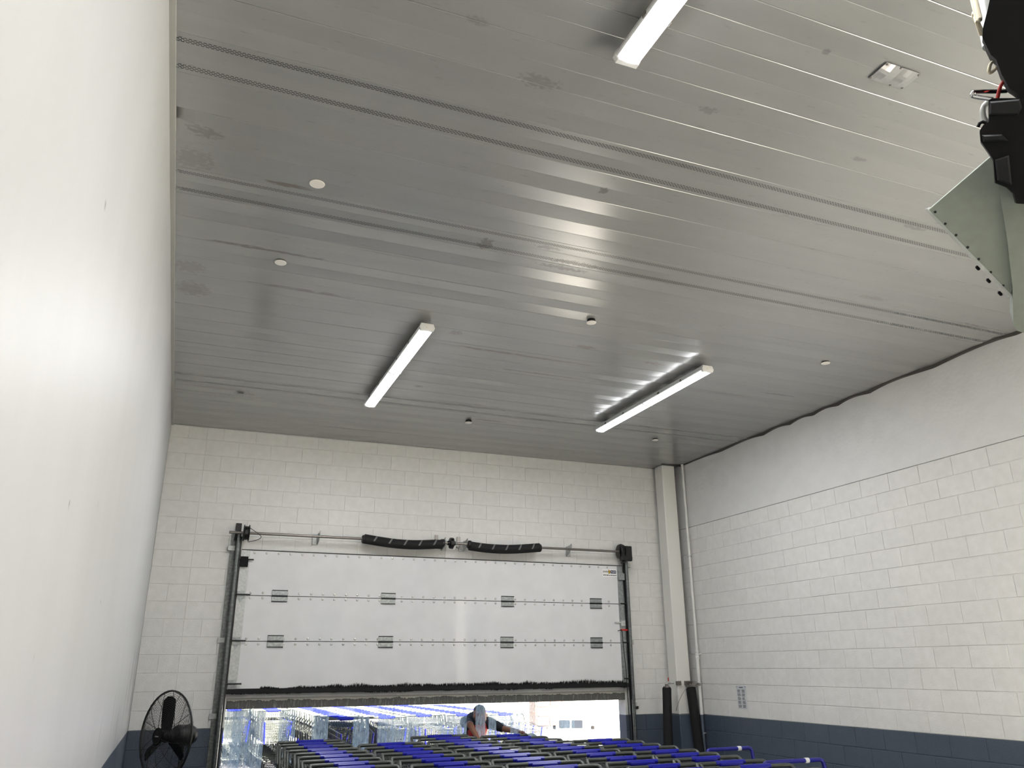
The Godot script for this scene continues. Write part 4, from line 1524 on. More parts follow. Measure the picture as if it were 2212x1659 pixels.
# ---------------------------------------------------------------- column corner
func build_corner() -> void:
	var x0 := 6.725
	var x1 := 6.955
	var z0 := -10.645
	var z1 := -10.42
	var t := thing("column", "white square steel column with grey-blue foot in the far right corner", "column", Vector3((x0 + x1) * 0.5, 0, (z0 + z1) * 0.5))
	var off := -t.position
	var b := MB.new()
	b.span(Vector3(x0, BLUE, z0), Vector3(x1, HC - 0.002, z1), 0.012)
	part("shaft", b.mesh(), mat("column paint", Color(0.865, 0.86, 0.835), 0.4), t, off)
	b = MB.new()
	b.span(Vector3(x0 - 0.0004, 0.0, z0 - 0.0004), Vector3(x1 + 0.0004, BLUE, z1 + 0.0004), 0.012)
	part("shaft_foot", b.mesh(), M["plaster blue"], t, off, "grey-blue painted foot")
	b = MB.new()
	b.span(Vector3(x0 - 0.03, 0, z0 - 0.03), Vector3(x1 + 0.03, 0.02, z1 + 0.03), 0.004)
	part("base_plate", b.mesh(), M["plaster blue"], t, off)
	# clamp brackets for the two black tubes
	for q in [[x0 - 0.03, x0 + 0.05], [x1 - 0.12, x1 - 0.0]]:
		b = MB.new()
		b.span(Vector3(q[0], 1.61, z1 - 0.002), Vector3(q[1], 1.665, z1 + 0.03), 0.004)
		part("strut_bracket", b.mesh(), M["bare steel"], t, off)
	# tubes
	for q in [["black padded tube with a small valve left of the corner column", 6.487, 6.440, 0.062], ["black padded tube with coiled wire right of the corner column", 6.885, 6.955, 0.068]]:
		var g := thing("padded_tube", q[0], "tube", Vector3(q[1], 0, -10.33), "black tubes strapped to the column")
		b = MB.new()
		var dx: float = q[2] - q[1]
		b.tube([Vector3(dx * 1.25, 0.0, 0.0), Vector3(dx, 0.7, 0), Vector3(dx * 0.3, 1.3, 0), Vector3(0, 1.57, 0), Vector3(0, 1.585, 0)], [q[3] * 1.05, q[3] * 1.03, q[3], q[3], q[3] * 0.9], 18)
		part("sleeve", b.mesh(), M["black rubber"], g)
		b = MB.new()
		b.lathe(Vector3(0, 1.58, 0), Vector3.UP, [Vector2(0.05, 0.0), Vector2(0.05, 0.018), Vector2(0.02, 0.022), Vector2(0.02, 0.05), Vector2(0.0, 0.05)], 14)
		part("cap", b.mesh(), M["bare steel"], g)
		if q[1] < 6.6:
			b = MB.new()
			b.tube([Vector3(0, 1.62, 0), Vector3(0.02, 1.645, 0), Vector3(0.12, 1.64, 0)], 0.012, 8)
			b.box(Vector3(0.06, 1.645, 0), Vector3(0.04, 0.03, 0.03), 0.006)
			part("valve", b.mesh(), M["galvanised pale"], g)
			b = MB.new()
			b.box(Vector3(0.035, 1.69, 0), Vector3(0.014, 0.05, 0.014), 0.004)
			part("valve_lever", b.mesh(), M["red paint"], g, Vector3.ZERO, "small red lever")
		else:
			b = MB.new()
			rng.seed = 12
			for k in 5:
				var ring := []
				for i in 20:
					var a := TAU * i / 20
					var rr := 0.060 + 0.009 * k
					ring.append(Vector3(0.04 + rr * 1.15 * cos(a), 1.60 + 0.03 * sin(a + k * 0.7) + 0.006 * k, 0.02 + rr * 0.75 * sin(a)))
				b.tube(ring, 0.004, 5, false, true)
			part("wire_coil", b.mesh(), M["bare steel"], g, Vector3.ZERO, "coil of grey wire hung over the tube")
			b = MB.new()
			b.curve([Vector3(-0.02, 1.62, 0.10), Vector3(-0.12, 1.60, 0.13), Vector3(-0.22, 1.52, 0.14), Vector3(-0.30, 1.40, 0.13), Vector3(-0.335, 1.28, 0.10)], 0.004, 6)
			part("wire_tail", b.mesh(), M["bare steel"], g)
	# drain pipe in the corner
	var p := thing("drain_pipe", "thin white drain pipe running down behind the corner column", "pipe", Vector3(7.02, 0, -10.30))
	b = MB.new()
	b.tube([Vector3(0, 1.98, 0), Vector3(0, HC - 0.001, 0)], 0.021, 14)
	part("upper_pipe", b.mesh(), M["white block paint"], p)
	b = MB.new()
	b.tube([Vector3(-0.008, BLUE, 0), Vector3(-0.008, 1.99, 0)], 0.025, 14)
	part("lower_pipe", b.mesh(), M["white block paint"], p)
	b = MB.new()
	b.tube([Vector3(-0.008, 0.0, 0), Vector3(-0.008, BLUE, 0)], 0.0252, 14)
	part("pipe_foot", b.mesh(), M["plaster blue"], p, Vector3.ZERO, "grey-blue painted pipe foot")
	b = MB.new()
	b.lathe(Vector3(-0.004, 2.02, 0), Vector3.UP, [Vector2(0.0, -0.06), Vector2(0.033, -0.06), Vector2(0.033, -0.03), Vector2(0.028, -0.02), Vector2(0.028, 0.03), Vector2(0.034, 0.035), Vector2(0.034, 0.06), Vector2(0.0, 0.06)], 14)
	b.tube([Vector3(0.0, 2.02, 0), Vector3(0.05, 2.03, 0.035)], 0.014, 8)
	part("coupling", b.mesh(), M["white block paint"], p)
	for y in [3.42, 0.98]:
		b = MB.new()
		b.lathe(Vector3(0, y, 0), Vector3.UP, [Vector2(0.024, -0.008), Vector2(0.028, -0.008), Vector2(0.028, 0.008), Vector2(0.024, 0.008)], 12)
		b.span(Vector3(0.0, y - 0.008, -0.004), Vector3(0.041, y + 0.008, 0.004))
		part("pipe_clip", b.mesh(), M["galvanised pale"], p)


# ---------------------------------------------------------------- fan
func hoop(c: Vector3, ax: Vector3, u: Vector3, w: Vector3, rad: float, d: float) -> Array:
	var a := []
	for i in 44:
		var q := TAU * i / 44
		a.append(c + ax * d + (u * cos(q) + w * sin(q)) * rad)
	return a


func build_fan() -> void:
	var at := Vector3(0.012, 0, -8.66)
	var t := thing("pedestal_fan", "black pedestal fan with wire guard in front of the far left corner", "fan", at)
	var hy := 1.29
	var r := 0.392
	# head axis: faces left and towards the camera
	var ax := Vector3(-0.835, 0.03, 0.55).normalized()
	var u := ax.cross(Vector3.UP).normalized()
	var w := u.cross(ax)
	var c := Vector3(0, hy, 0)
	for s in [1.0, -1.0]:
		var b := MB.new()
		for k in 21:
			var f := lerpf(0.24, 0.985, k / 20.0)
			b.tube(hoop(c, ax, u, w, r * f, s * (0.012 + 0.075 * (1.0 - pow(f, 2.6)))), 0.0014, 4, false, true)
		for k in 10:
			var q := TAU * k / 10 + (0.1 if s > 0 else 0.29)
			var dirv := u * cos(q) + w * sin(q)
			var tw := u * -sin(q) + w * cos(q)
			var p := []
			for i in 8:
				var f := lerpf(0.16, 1.0, i / 7.0)
				p.append(c + ax * s * (0.014 + 0.075 * (1.0 - pow(f, 2.6))) + (dirv + tw * 0.25 * (1.0 - f) * s).normalized() * r * f)
			b.tube(p, 0.0028, 4, false)
		part("guard_front" if s > 0 else "guard_rear", b.mesh(), M["black paint"], t)
	var b := MB.new()
	b.tube(hoop(c, ax, u, w, r, 0.0), 0.0095, 8, false, true)
	part("guard_rim", b.mesh(), M["black paint"], t)
	# maker's disc at the front
	b = MB.new()
	b.lathe(c + ax * 0.085, ax, [Vector2(0.0, -0.008), Vector2(0.072, -0.008), Vector2(0.076, 0.0), Vector2(0.066, 0.008), Vector2(0.055, 0.004), Vector2(0.0, 0.005)], 26)
	var disc := part("badge", b.mesh(), M["black plastic"], t)
	b = MB.new()
	b.box(c + ax * 0.0905, Vector3(0.055, 0.010, 0.003), 0.001, Basis(u * -1.0, w, ax))
	part("badge_mark", b.mesh(), M["galvanised"], disc)
	# blades
	for k in 3:
		var q0 := PI * 0.5 + TAU * k / 3.0 - 0.06
		b = MB.new()
		var n := 10
		var prev := []
		for i in n + 1:
			var f := float(i) / n
			var rad := lerpf(0.05, 0.345, f)
			var half := lerpf(0.050, 0.066, sin(f * PI * 0.6)) * (1.0 if f < 0.85 else sqrt(maxf(0.02, 1.0 - pow((f - 0.85) / 0.16, 2.0))))
			var d := u * cos(q0) + w * sin(q0)
			var tv := u * -sin(q0) + w * cos(q0)
			var pitchv := (tv * 0.86 - ax * 0.5 * (1.0 - 0.4 * f)).normalized()
			var mid := c + d * rad
			var th := ax * 0.002
			var row := [mid - pitchv * half - th, mid - ax * 0.008 - th, mid + pitchv * half - th, mid + pitchv * half + th, mid - ax * 0.008 + th, mid - pitchv * half + th]
			if i > 0:
				for j in 6:
					b.quad(prev[j], prev[(j + 1) % 6], row[(j + 1) % 6], row[j])
			prev = row
		part("blade", b.mesh(), M["black plastic"], t)
	b = MB.new()
	b.lathe(c, ax, [Vector2(0.0, 0.05), Vector2(0.04, 0.045), Vector2(0.055, 0.0), Vector2(0.055, -0.03), Vector2(0.0, -0.03)], 18)
	part("hub", b.mesh(), M["black plastic"], t)
	# motor behind the guard
	b = MB.new()
	b.lathe(c - ax * 0.10, -ax, [Vector2(0.0, 0.0), Vector2(0.085, 0.0), Vector2(0.095, 0.02), Vector2(0.095, 0.15), Vector2(0.075, 0.19), Vector2(0.03, 0.20), Vector2(0.0, 0.20)], 22)
	part("motor", b.mesh(), M["black paint"], t)
	b = MB.new()
	b.box(c - ax * 0.22 + Vector3(0, 0.05, 0), Vector3(0.07, 0.05, 0.06), 0.008)
	part("switch_box", b.mesh(), M["black plastic"], t)
	# post and base
	var foot := c - ax * 0.19
	foot.y = 0.0
	b = MB.new()
	b.tube([foot + Vector3(0, 0.03, 0), foot + Vector3(0, hy - 0.08, 0)], 0.021, 12)
	part("post", b.mesh(), M["black paint"], t)
	b = MB.new()
	b.lathe(foot, Vector3.UP, [Vector2(0.0, 0.0), Vector2(0.28, 0.0), Vector2(0.28, 0.014), Vector2(0.10, 0.045), Vector2(0.035, 0.06), Vector2(0.035, 0.12), Vector2(0.0, 0.12)], 30)
	part("base", b.mesh(), M["black paint"], t)


# ---------------------------------------------------------------- hanging unit at the upper right
func v3(p: Array, z: float) -> Array:
	var out := []
	for q in p:
		out.append(Vector3(q.x, q.y, z + (q.z if q is Vector3 else 0.0)))
	return out


func build_heater() -> void:
	var t := thing("hanging_unit", "grey-green sheet metal unit with black plastic housings hanging at the upper right", "machine", Vector3(2.391, 3.437, -1.6))
	# the unit hangs tilted, its face turned down towards the room
	t.basis = Basis(Vector3(0.556143, 0, 0.831086), Vector3(-0.397087, 0.878473, 0.265721), Vector3(-0.730087, -0.477793, 0.488557))
	var b := MB.new()
	b.prism(PackedVector2Array([Vector2(0.070, 0.089), Vector2(0.059, -0.053), Vector2(0.050, -0.212), Vector2(0.034, -0.372), Vector2(0.011, -0.500), Vector2(0.016, -0.525), Vector2(0.040, -0.540), Vector2(0.30, -0.62), Vector2(0.42, 0.02)]), -0.30, 0.02, 0.010)
	part("cabinet", b.mesh(), M["hood metal"], t)
	b = MB.new()
	b.prism(PackedVector2Array([Vector2(-0.165, -0.038), Vector2(0.022, -0.407), Vector2(0.055, -0.346), Vector2(0.137, 0.066), Vector2(0.056, 0.082)]), -0.22, 0.0, 0.003)
	var hood := part("air_hood", b.mesh(), M["hood metal"], t)
	b = MB.new()
	b.prism(PackedVector2Array([Vector2(-0.170, -0.032), Vector2(-0.161, -0.032), Vector2(0.027, -0.402), Vector2(0.014, -0.408)]), -0.23, 0.010, 0.0)
	part("flange", b.mesh(), M["galvanised pale"], hood)
	var rv := MB.new()
	rv.lathe(Vector3.ZERO, Vector3.BACK, [Vector2(0.0048, 0.0), Vector2(0.004, 0.0025), Vector2(0.0, 0.0035)], 10)
	var rm := rv.mesh()
	for p in [Vector2(-0.141, -0.051), Vector2(-0.119, -0.101), Vector2(-0.095, -0.150), Vector2(-0.069, -0.202), Vector2(-0.045, -0.252), Vector2(-0.019, -0.307), Vector2(0.008, -0.363)]:
		part("rivet", rm, M["dark steel"], hood, Vector3(p.x, p.y, 0.0))
	for p in [Vector2(-0.054, -0.283), Vector2(-0.031, -0.336), Vector2(-0.006, -0.389)]:
		b = MB.new()
		b.box(Vector3(p.x, p.y, -0.012), Vector3(0.018, 0.010, 0.02), 0.003, Basis(Vector3.BACK, -1.1))
		part("screw_head", b.mesh(), M["black plastic"], hood)
	b = MB.new()
	b.prism(PackedVector2Array([Vector2(0.185, 0.66), Vector2(0.175, 0.613), Vector2(0.135, 0.516), Vector2(0.111, 0.465), Vector2(0.105, 0.439), Vector2(0.116, 0.381), Vector2(0.127, 0.361), Vector2(0.132, 0.313), Vector2(0.143, 0.264), Vector2(0.175, 0.219), Vector2(0.36, 0.15), Vector2(0.45, 0.56)]), 0.06, 0.20, 0.014)
	part("upper_housing", b.mesh(), M["black plastic"], t)
	b = MB.new()
	b.prism(PackedVector2Array([Vector2(0.084, 0.248), Vector2(0.093, 0.251), Vector2(0.168, 0.222), Vector2(0.36, 0.145), Vector2(0.32, -0.18), Vector2(0.094, -0.092), Vector2(0.093, -0.059), Vector2(0.080, -0.035), Vector2(0.051, -0.010), Vector2(0.060, 0.063), Vector2(0.054, 0.084), Vector2(0.038, 0.132), Vector2(0.042, 0.165), Vector2(0.055, 0.179), Vector2(0.072, 0.184)]), 0.06, 0.20, 0.006)
	var lower := part("lower_housing", b.mesh(), M["black plastic"], t)
	for pl in [[Vector2(0.085, 0.242), Vector2(0.163, 0.220), Vector2(0.164, 0.192), Vector2(0.150, 0.174), Vector2(0.076, 0.203)], [Vector2(0.045, 0.149), Vector2(0.098, 0.132), Vector2(0.112, 0.104), Vector2(0.045, 0.128)], [Vector2(0.064, 0.062), Vector2(0.103, 0.063), Vector2(0.093, -0.031), Vector2(0.058, -0.004)]]:
		b = MB.new()
		b.prism(PackedVector2Array(pl), 0.19, 0.216, 0.005)
		part("cover_rib", b.mesh(), mat("grey-black plastic", Color(0.10, 0.105, 0.105), 0.45, 0.0, 0.35), lower)
	b = MB.new()
	b.tube(v3([Vector2(0.040, 0.180), Vector2(0.047, 0.190), Vector2(0.056, 0.192), Vector2(0.066, 0.184)], 0.15), 0.006, 6)
	part("latch", b.mesh(), M["black plastic"], lower)
	# conduit and rods up to the ceiling
	var inv := t.transform.affine_inverse()
	var root := t.transform * Vector3(0.125, 0.42, 0.10)
	b = MB.new()
	b.tube([inv * root, inv * (root + Vector3(0.01, 0.2, 0.0)), inv * Vector3(root.x + 0.01, HC - 0.002, root.z)], 0.024, 14)
	part("conduit", b.mesh(), M["galvanised pale"], t, Vector3.ZERO, "galvanised pipe up to the ceiling")
	for q in [Vector3(0.30, 0.03, -0.06), Vector3(0.34, 0.02, -0.25)]:
		var w0: Vector3 = t.transform * q
		b = MB.new()
		b.tube([q, inv * Vector3(w0.x, HC - 0.002, w0.z)], 0.008, 8)
		part("hanger_rod", b.mesh(), M["bare steel"], t)
	var cw: Vector3 = t.transform * Vector3(0.112, 0.575, 0.10)
	b = MB.new()
	b.curve([inv * Vector3(cw.x, HC - 0.002, cw.z), Vector3(0.112, 0.575, 0.1), Vector3(0.109, 0.538, 0.1), Vector3(0.100, 0.532, 0.105), Vector3(0.105, 0.503, 0.1), Vector3(0.108, 0.464, 0.09)], 0.008, 8)
	b.curve([inv * Vector3(cw.x - 0.015, HC - 0.002, cw.z), Vector3(0.104, 0.57, 0.095), Vector3(0.100, 0.54, 0.095), Vector3(0.107, 0.51, 0.09), Vector3(0.114, 0.46, 0.09)], 0.005, 8)
	part("cord", b.mesh(), M["cream cord"], t, Vector3.ZERO, "cream cord")
	b = MB.new()
	b.curve([Vector3(0.132, 0.373, 0.08), Vector3(0.114, 0.365, 0.1), Vector3(0.105, 0.343, 0.1), Vector3(0.112, 0.338, 0.1), Vector3(0.131, 0.352, 0.09)], 0.0055, 8)
	part("cord_loop", b.mesh(), M["cream cord"], t, Vector3.ZERO, "cream cord loop")
	b = MB.new()
	b.curve([Vector3(0.14, 0.268, 0.06), Vector3(0.060, 0.294, 0.11), Vector3(0.049, 0.293, 0.12), Vector3(0.046, 0.286, 0.12), Vector3(0.052, 0.279, 0.12), Vector3(0.098, 0.251, 0.13)], 0.0075, 10)
	part("chrome_loop", b.mesh(), M["chrome"], t, Vector3.ZERO, "chrome wire loop")
	b = MB.new()
	b.curve([Vector3(0.155, 0.31, 0.10), Vector3(0.127, 0.287, 0.12), Vector3(0.108, 0.245, 0.12)], 0.006, 8)
	part("red_cord", b.mesh(), M["red cord"], t, Vector3.ZERO, "red cord")
	b = MB.new()
	b.curve([Vector3(0.088, 0.256, 0.05), Vector3(0.070, 0.243, 0.05), Vector3(0.064, 0.209, 0.05), Vector3(0.076, 0.179, 0.05)], 0.010, 10)
	part("hose", b.mesh(), M["galvanised pale"], t)


# ---------------------------------------------------------------- small things
func build_small() -> void:
	# sprinkler cover plates
	var discs := [
		[0.497, -4.585, 0.050, 0.004, "round white ceiling disc next to a brown stain, nearest the left wall's vent strips"],
		[0.402, -5.766, 0.046, 0.004, "round white ceiling disc with a dark smear, second along the left wall"],
		[3.156, -5.881, 0.046, 0.026, "round white ceiling disc hanging below a dark gap in mid ceiling"],
		[5.929, -5.963, 0.046, 0.012, "round white ceiling disc nearest the right wall"],
		[3.127, -9.236, 0.046, 0.030, "round white ceiling disc hanging low between the two far lamps"],
		[5.848, -9.183, 0.046, 0.010, "round white ceiling disc near the corner column's head"]]
	for q in discs:
		var t := thing("sprinkler_cover", q[4], "sprinkler", Vector3(q[0], HC, q[1]), "round ceiling sprinkler covers")
		var b := MB.new()
		b.lathe(Vector3.ZERO, Vector3.DOWN, [Vector2(0.0, q[3] - 0.002), Vector2(q[2] - 0.004, q[3] - 0.002), Vector2(q[2], q[3]), Vector2(q[2] - 0.002, q[3] + 0.004), Vector2(0.0, q[3] + 0.005)], 28)
		part("plate", b.mesh(), M["white plastic"], t)
		b = MB.new()
		b.lathe(Vector3.ZERO, Vector3.DOWN, [Vector2(q[2] * 0.82, -0.006), Vector2(q[2] * 0.82, q[3] - 0.001)], 24)
		part("cup", b.mesh(), M["black plastic"], t)
	var t2 := thing("sprinkler_cover", "open dark sprinkler hole without a cover near the far left lamp end", "sprinkler", Vector3(0.346, HC, -9.118), "round ceiling sprinkler covers")
	var b2 := MB.new()
	b2.lathe(Vector3.ZERO, Vector3.DOWN, [Vector2(0.045, 0.001), Vector2(0.045, 0.004), Vector2(0.036, 0.005), Vector2(0.034, 0.001)], 24)
	part("cup", b2.mesh(), M["trim grey"], t2)
	b2 = MB.new()
	b2.lathe(Vector3.ZERO, Vector3.DOWN, [Vector2(0.035, 0.002), Vector2(0.0, 0.003)], 24)
	part("hole", b2.mesh(), M["black paint"], t2)
	# notice on the right wall
	var b := MB.new()
	b.span(Vector3(XR - 0.0035, 1.325, -9.51), Vector3(XR - 0.001, 1.613, -9.31))
	var n := part("notice", b.mesh(), mat("notice paper", Color(0.76, 0.775, 0.79), 0.35), self)
	tag(n, "small white printed notice on the right wall above the blue band", "notice")
	rng.seed = 66
	for col in 2:
		for blk in 5:
			b = MB.new()
			var y := 1.565 - blk * 0.047
			for ln in 5:
				var z0 := -9.492 + col * 0.092
				var w := rng.randf_range(0.045, 0.075)
				b.span(Vector3(XR - 0.0042, y - ln * 0.0075 - 0.0046, z0), Vector3(XR - 0.0034, y - ln * 0.0075, z0 + w))
			part("print_block", b.mesh(), M["band grey"], n)
	b = MB.new()
	b.span(Vector3(XR - 0.0042, 1.588, -9.45), Vector3(XR - 0.0034, 1.597, -9.37))
	part("print_heading", b.mesh(), M["sticker ink"], n)
	for z in [-9.50, -9.32]:
		b = MB.new()
		b.lathe(Vector3(XR - 0.003, 1.60, z), Vector3.LEFT, [Vector2(0.005, 0.0), Vector2(0.004, 0.003), Vector2(0.0, 0.004)], 10)
		part("pin", b.mesh(), M["dark steel"], n)
	# small switch by the door track
	b = MB.new()
	b.box(Vector3(0, 0, 0.012), Vector3(0.05, 0.035, 0.03), 0.004)
	var sb := part("switch", b.mesh(), M["dark steel"], self, Vector3(6.205, 1.315, -D))
	tag(sb, "tiny dark switch on the block wall beside the right door track", "switch")


# ---------------------------------------------------------------- person
func smin(a: float, b: float, k: float) -> float:
	var h := clampf(0.5 + 0.5 * (b - a) / k, 0.0, 1.0)
	return lerpf(b, a, h) - k * h * (1.0 - h)


func cone_dist(p: Vector3, a: Vector3, b: Vector3, ra: float, rb: float) -> float:
	var ab := b - a
	var t := clampf((p - a).dot(ab) / maxf(ab.length_squared(), 1e-9), 0.0, 1.0)
	return p.distance_to(a + ab * t) - lerpf(ra, rb, t)


# bones: [a, b, ra, rb]; grid cell size; smoothness
func flesh(bones: Array, cell: float, k: float) -> Mesh:
	var lo := Vector3.INF
	var hi := -Vector3.INF
	for bn in bones:
		var r: float = maxf(bn[2], bn[3]) + cell * 2.0
		for p in [bn[0], bn[1]]:
			lo = lo.min(p - Vector3.ONE * r); hi = hi.max(p + Vector3.ONE * r)
	var n := Vector3i(((hi - lo) / cell).ceil()) + Vector3i.ONE
	var f := PackedFloat32Array()
	f.resize(n.x * n.y * n.z)
	f.fill(1.0)
	var sy := n.x
	var sz := n.x * n.y
	for bn in bones:
		var a: Vector3 = bn[0]; var b: Vector3 = bn[1]
		var r: float = maxf(bn[2], bn[3]) + k + cell * 2.0
		var l := Vector3i(((a.min(b) - Vector3.ONE * r - lo) / cell).floor()).clamp(Vector3i.ZERO, n - Vector3i.ONE)
		var h := Vector3i(((a.max(b) + Vector3.ONE * r - lo) / cell).ceil()).clamp(Vector3i.ZERO, n - Vector3i.ONE)
		for z in range(l.z, h.z + 1):
			for y in range(l.y, h.y + 1):
				for x in range(l.x, h.x + 1):
					var i := x + y * sy + z * sz
					var d := cone_dist(lo + Vector3(x, y, z) * cell, a, b, bn[2], bn[3])
					if d < r:
						f[i] = smin(f[i], d, k)
	var mb := MB.new()
	var at := {}
	var corner := [0, 1, sy, sy + 1, sz, sz + 1, sz + sy, sz + sy + 1]
	for z in n.z - 1:
		for y in n.y - 1:
			for x in n.x - 1:
				var i := x + y * sy + z * sz
				var inside := 0
				for c in corner:
					if f[i + c] < 0.0:
						inside += 1
				if inside == 0 or inside == 8:
					continue
				var sum := Vector3.ZERO
				var cnt := 0
				for e in [[0, 1], [2, 3], [4, 5], [6, 7], [0, 2], [1, 3], [4, 6], [5, 7], [0, 4], [1, 5], [2, 6], [3, 7]]:
					var da := f[i + corner[e[0]]]; var db := f[i + corner[e[1]]]
					if (da < 0.0) != (db < 0.0):
						var t := da / (da - db)
						var pa := Vector3(e[0] & 1, (e[0] >> 1) & 1, e[0] >> 2)
						var pb := Vector3(e[1] & 1, (e[1] >> 1) & 1, e[1] >> 2)
						sum += pa.lerp(pb, t)
						cnt += 1
				var q := sum / cnt
				var g := Vector3(f[i + 1] - f[i] + f[i + sy + 1 + sz] - f[i + sy + sz], f[i + sy] - f[i] + f[i + sy + 1 + sz] - f[i + 1 + sz], f[i + sz] - f[i] + f[i + sy + 1 + sz] - f[i + sy + 1])
				at[i] = mb.vert(lo + (Vector3(x, y, z) + q) * cell, g.normalized())
	for i in at:
		var x: int = i % sy
		var y: int = (i / sy) % n.y
		var z: int = i / sz
		for ax in 3:
			var step: int = [1, sy, sz][ax]
			var s1: int = [sy, sz, 1][ax]
			var s2: int = [sz, 1, sy][ax]
			if (f[i] < 0.0) == (f[i + step] < 0.0):
				continue
			var q0: int = i; var q1: int = i - s1; var q2: int = i - s1 - s2; var q3: int = i - s2
			if at.has(q1) and at.has(q2) and at.has(q3):
				mb.tri_i(at[q0], at[q1], at[q2]); mb.tri_i(at[q0], at[q2], at[q3])
	return mb.mesh()


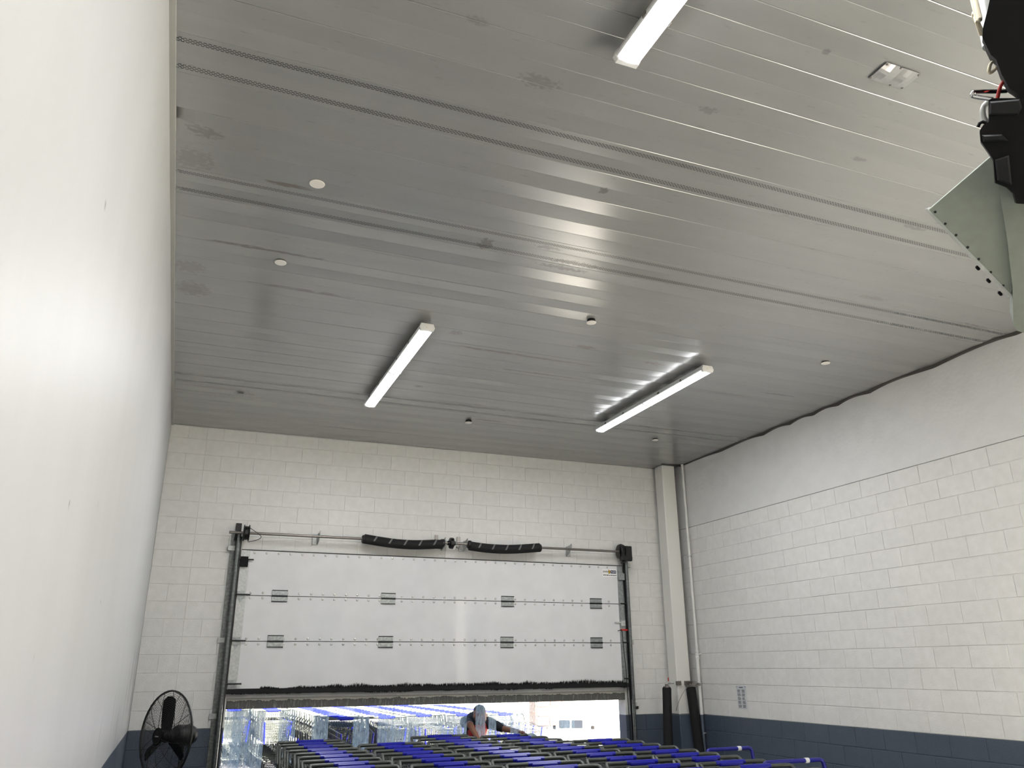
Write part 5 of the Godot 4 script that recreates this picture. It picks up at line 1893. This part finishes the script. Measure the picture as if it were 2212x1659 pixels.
func build_person() -> void:
	var o := Vector3(4.05, 0, -11.45)
	var t := thing("person", "person in dark shirt and red vest stooping behind the vinyl strips", "person", o)
	var hip := Vector3(0.10, 0.90, -0.42)
	var chest := Vector3(0.0, 1.13, -0.06)
	var neck := Vector3(-0.01, 1.19, 0.09)
	var head := Vector3(-0.02, 1.235, 0.21)
	var sl := Vector3(-0.17, 1.15, 0.02)
	var sr := Vector3(0.17, 1.13, 0.02)
	var el := Vector3(-0.255, 1.145, 0.46)
	var er := Vector3(0.34, 1.06, 0.26)
	var hl := Vector3(-0.195, 0.985, 0.60)
	var hr := Vector3(0.46, 1.03, 0.44)
	# bare body: head, neck, forearms and hands, legs under the clothes
	var bones := [
		[head + Vector3(0, 0.035, -0.02), head + Vector3(0, -0.035, 0.035), 0.090, 0.070],
		[neck, head, 0.055, 0.052], [neck, chest, 0.06, 0.12], [chest, hip, 0.135, 0.125],
		[sl, el, 0.054, 0.043], [el, hl, 0.042, 0.029], [sr, er, 0.054, 0.043], [er, hr, 0.042, 0.029],
		[chest, sl, 0.10, 0.058], [chest, sr, 0.10, 0.058]]
	for s in [-1, 1]:
		var hp := hip + Vector3(0.09 * s, -0.02, 0)
		var kn := Vector3(0.10 + 0.11 * s, 0.49, -0.28 if s < 0 else -0.40)
		var an := Vector3(0.10 + 0.11 * s, 0.08, -0.36 if s < 0 else -0.62)
		bones.append([hip, hp, 0.12, 0.10]); bones.append([hp, kn, 0.088, 0.058]); bones.append([kn, an, 0.056, 0.040])
		bones.append([an, an + Vector3(0, -0.035, 0.15), 0.043, 0.030])
	# face
	var fwd := Vector3(-0.1, -0.25, 0.96).normalized()
	bones.append([head + fwd * 0.085 + Vector3(0, 0.01, 0), head + fwd * 0.108 + Vector3(0, -0.018, 0), 0.012, 0.016])
	bones.append([head + fwd * 0.05 + Vector3(0, -0.075, 0), head + fwd * 0.06 + Vector3(0, -0.078, 0), 0.035, 0.03])
	for s in [-1, 1]:
		bones.append([head + Vector3(0.088 * s, 0.015, -0.01), head + Vector3(0.094 * s, -0.02, 0.0), 0.015, 0.010])
	# hands: palm, four fingers, thumb
	for hd in [[hl, (hl - el).normalized(), Vector3(0.9, 0.2, 0.1)], [hr, (hr - er).normalized(), Vector3(-0.8, 0.3, 0.2)]]:
		var p: Vector3 = hd[0]; var d: Vector3 = hd[1]
		var sidev: Vector3 = (hd[2] - d * hd[2].dot(d)).normalized()
		var palm := d.cross(sidev)
		bones.append([p, p + d * 0.075, 0.026, 0.024])
		bones.append([p + sidev * 0.022 + d * 0.03, p - sidev * 0.02 + d * 0.07, 0.02, 0.02])
		for k in 4:
			var base := p + d * 0.075 + sidev * (0.030 - 0.02 * k)
			var l: float = [0.07, 0.08, 0.075, 0.058][k]
			var k1 := base + d * l * 0.45 + palm * 0.006
			var k2 := k1 + (d * 0.75 + palm * 0.6) * l * 0.35
			var k3 := k2 + (d * 0.3 + palm * 0.9) * l * 0.28
			bones.append([base, k1, 0.0095, 0.009]); bones.append([k1, k2, 0.009, 0.0085]); bones.append([k2, k3, 0.0085, 0.0075])
		var tb := p + sidev * 0.03 + d * 0.02
		var t1 := tb + (sidev * 0.7 + d * 0.6) * 0.038
		var t2 := t1 + (sidev * 0.2 + d * 0.9 + palm * 0.3) * 0.032
		bones.append([tb, t1, 0.012, 0.010]); bones.append([t1, t2, 0.010, 0.0085])
	part("body", flesh(bones, 0.011, 0.012), M["skin"], t)
	var cloth := part("red_cloth", flesh([[o + hl + Vector3(0.02, -0.02, 0.05), o + hl + Vector3(0.085, -0.01, 0.03), 0.022, 0.034], [o + hl + Vector3(0.085, -0.01, 0.03), o + hl + Vector3(0.115, -0.075, 0.04), 0.034, 0.020], [o + hl + Vector3(0.05, -0.01, 0.04), o + hl + Vector3(0.05, -0.08, 0.05), 0.026, 0.018]], 0.008, 0.015), M["red vest"], self)
	tag(cloth, "small red cloth in the stooping person's hand", "cloth")
	# hair, shirt, vest, trousers, shoes
	part("hair", flesh([[head + Vector3(0, 0.062, -0.035), head + Vector3(0, 0.02, -0.075), 0.085, 0.075], [head + Vector3(0, 0.085, 0.015), head + Vector3(0, 0.06, -0.04), 0.06, 0.08]], 0.012, 0.02), M["hair"], t)
	part("shirt", flesh([[neck + Vector3(0, -0.02, -0.03), chest, 0.075, 0.145], [chest, hip + Vector3(0, 0.02, 0.02), 0.155, 0.145], [chest, sl, 0.115, 0.075], [chest, sr, 0.115, 0.075], [sl, sl.lerp(el, 0.75), 0.072, 0.060], [sr, sr.lerp(er, 0.75), 0.072, 0.060]], 0.016, 0.03), M["dark shirt"], t)
	part("vest", flesh([[chest + Vector3(0.02, -0.05, 0.03), hip + Vector3(0, 0.03, 0.10), 0.150, 0.135], [chest + Vector3(-0.03, -0.10, 0.10), chest + Vector3(-0.02, -0.2, 0.05), 0.085, 0.075]], 0.016, 0.03), M["red vest"], t)
	var tr := []
	for s in [-1, 1]:
		var hp := hip + Vector3(0.09 * s, -0.02, 0)
		var kn := Vector3(0.10 + 0.11 * s, 0.49, -0.28 if s < 0 else -0.40)
		var an := Vector3(0.10 + 0.11 * s, 0.10, -0.36 if s < 0 else -0.62)
		tr.append([hip, hp, 0.135, 0.115]); tr.append([hp, kn, 0.102, 0.074]); tr.append([kn, an, 0.072, 0.060])
		part("shoe", flesh([[an + Vector3(0, -0.03, -0.03), an + Vector3(0, -0.052, 0.17), 0.050, 0.042]], 0.014, 0.02), M["black rubber"], t)
	part("trousers", flesh(tr, 0.016, 0.03), M["trousers"], t)
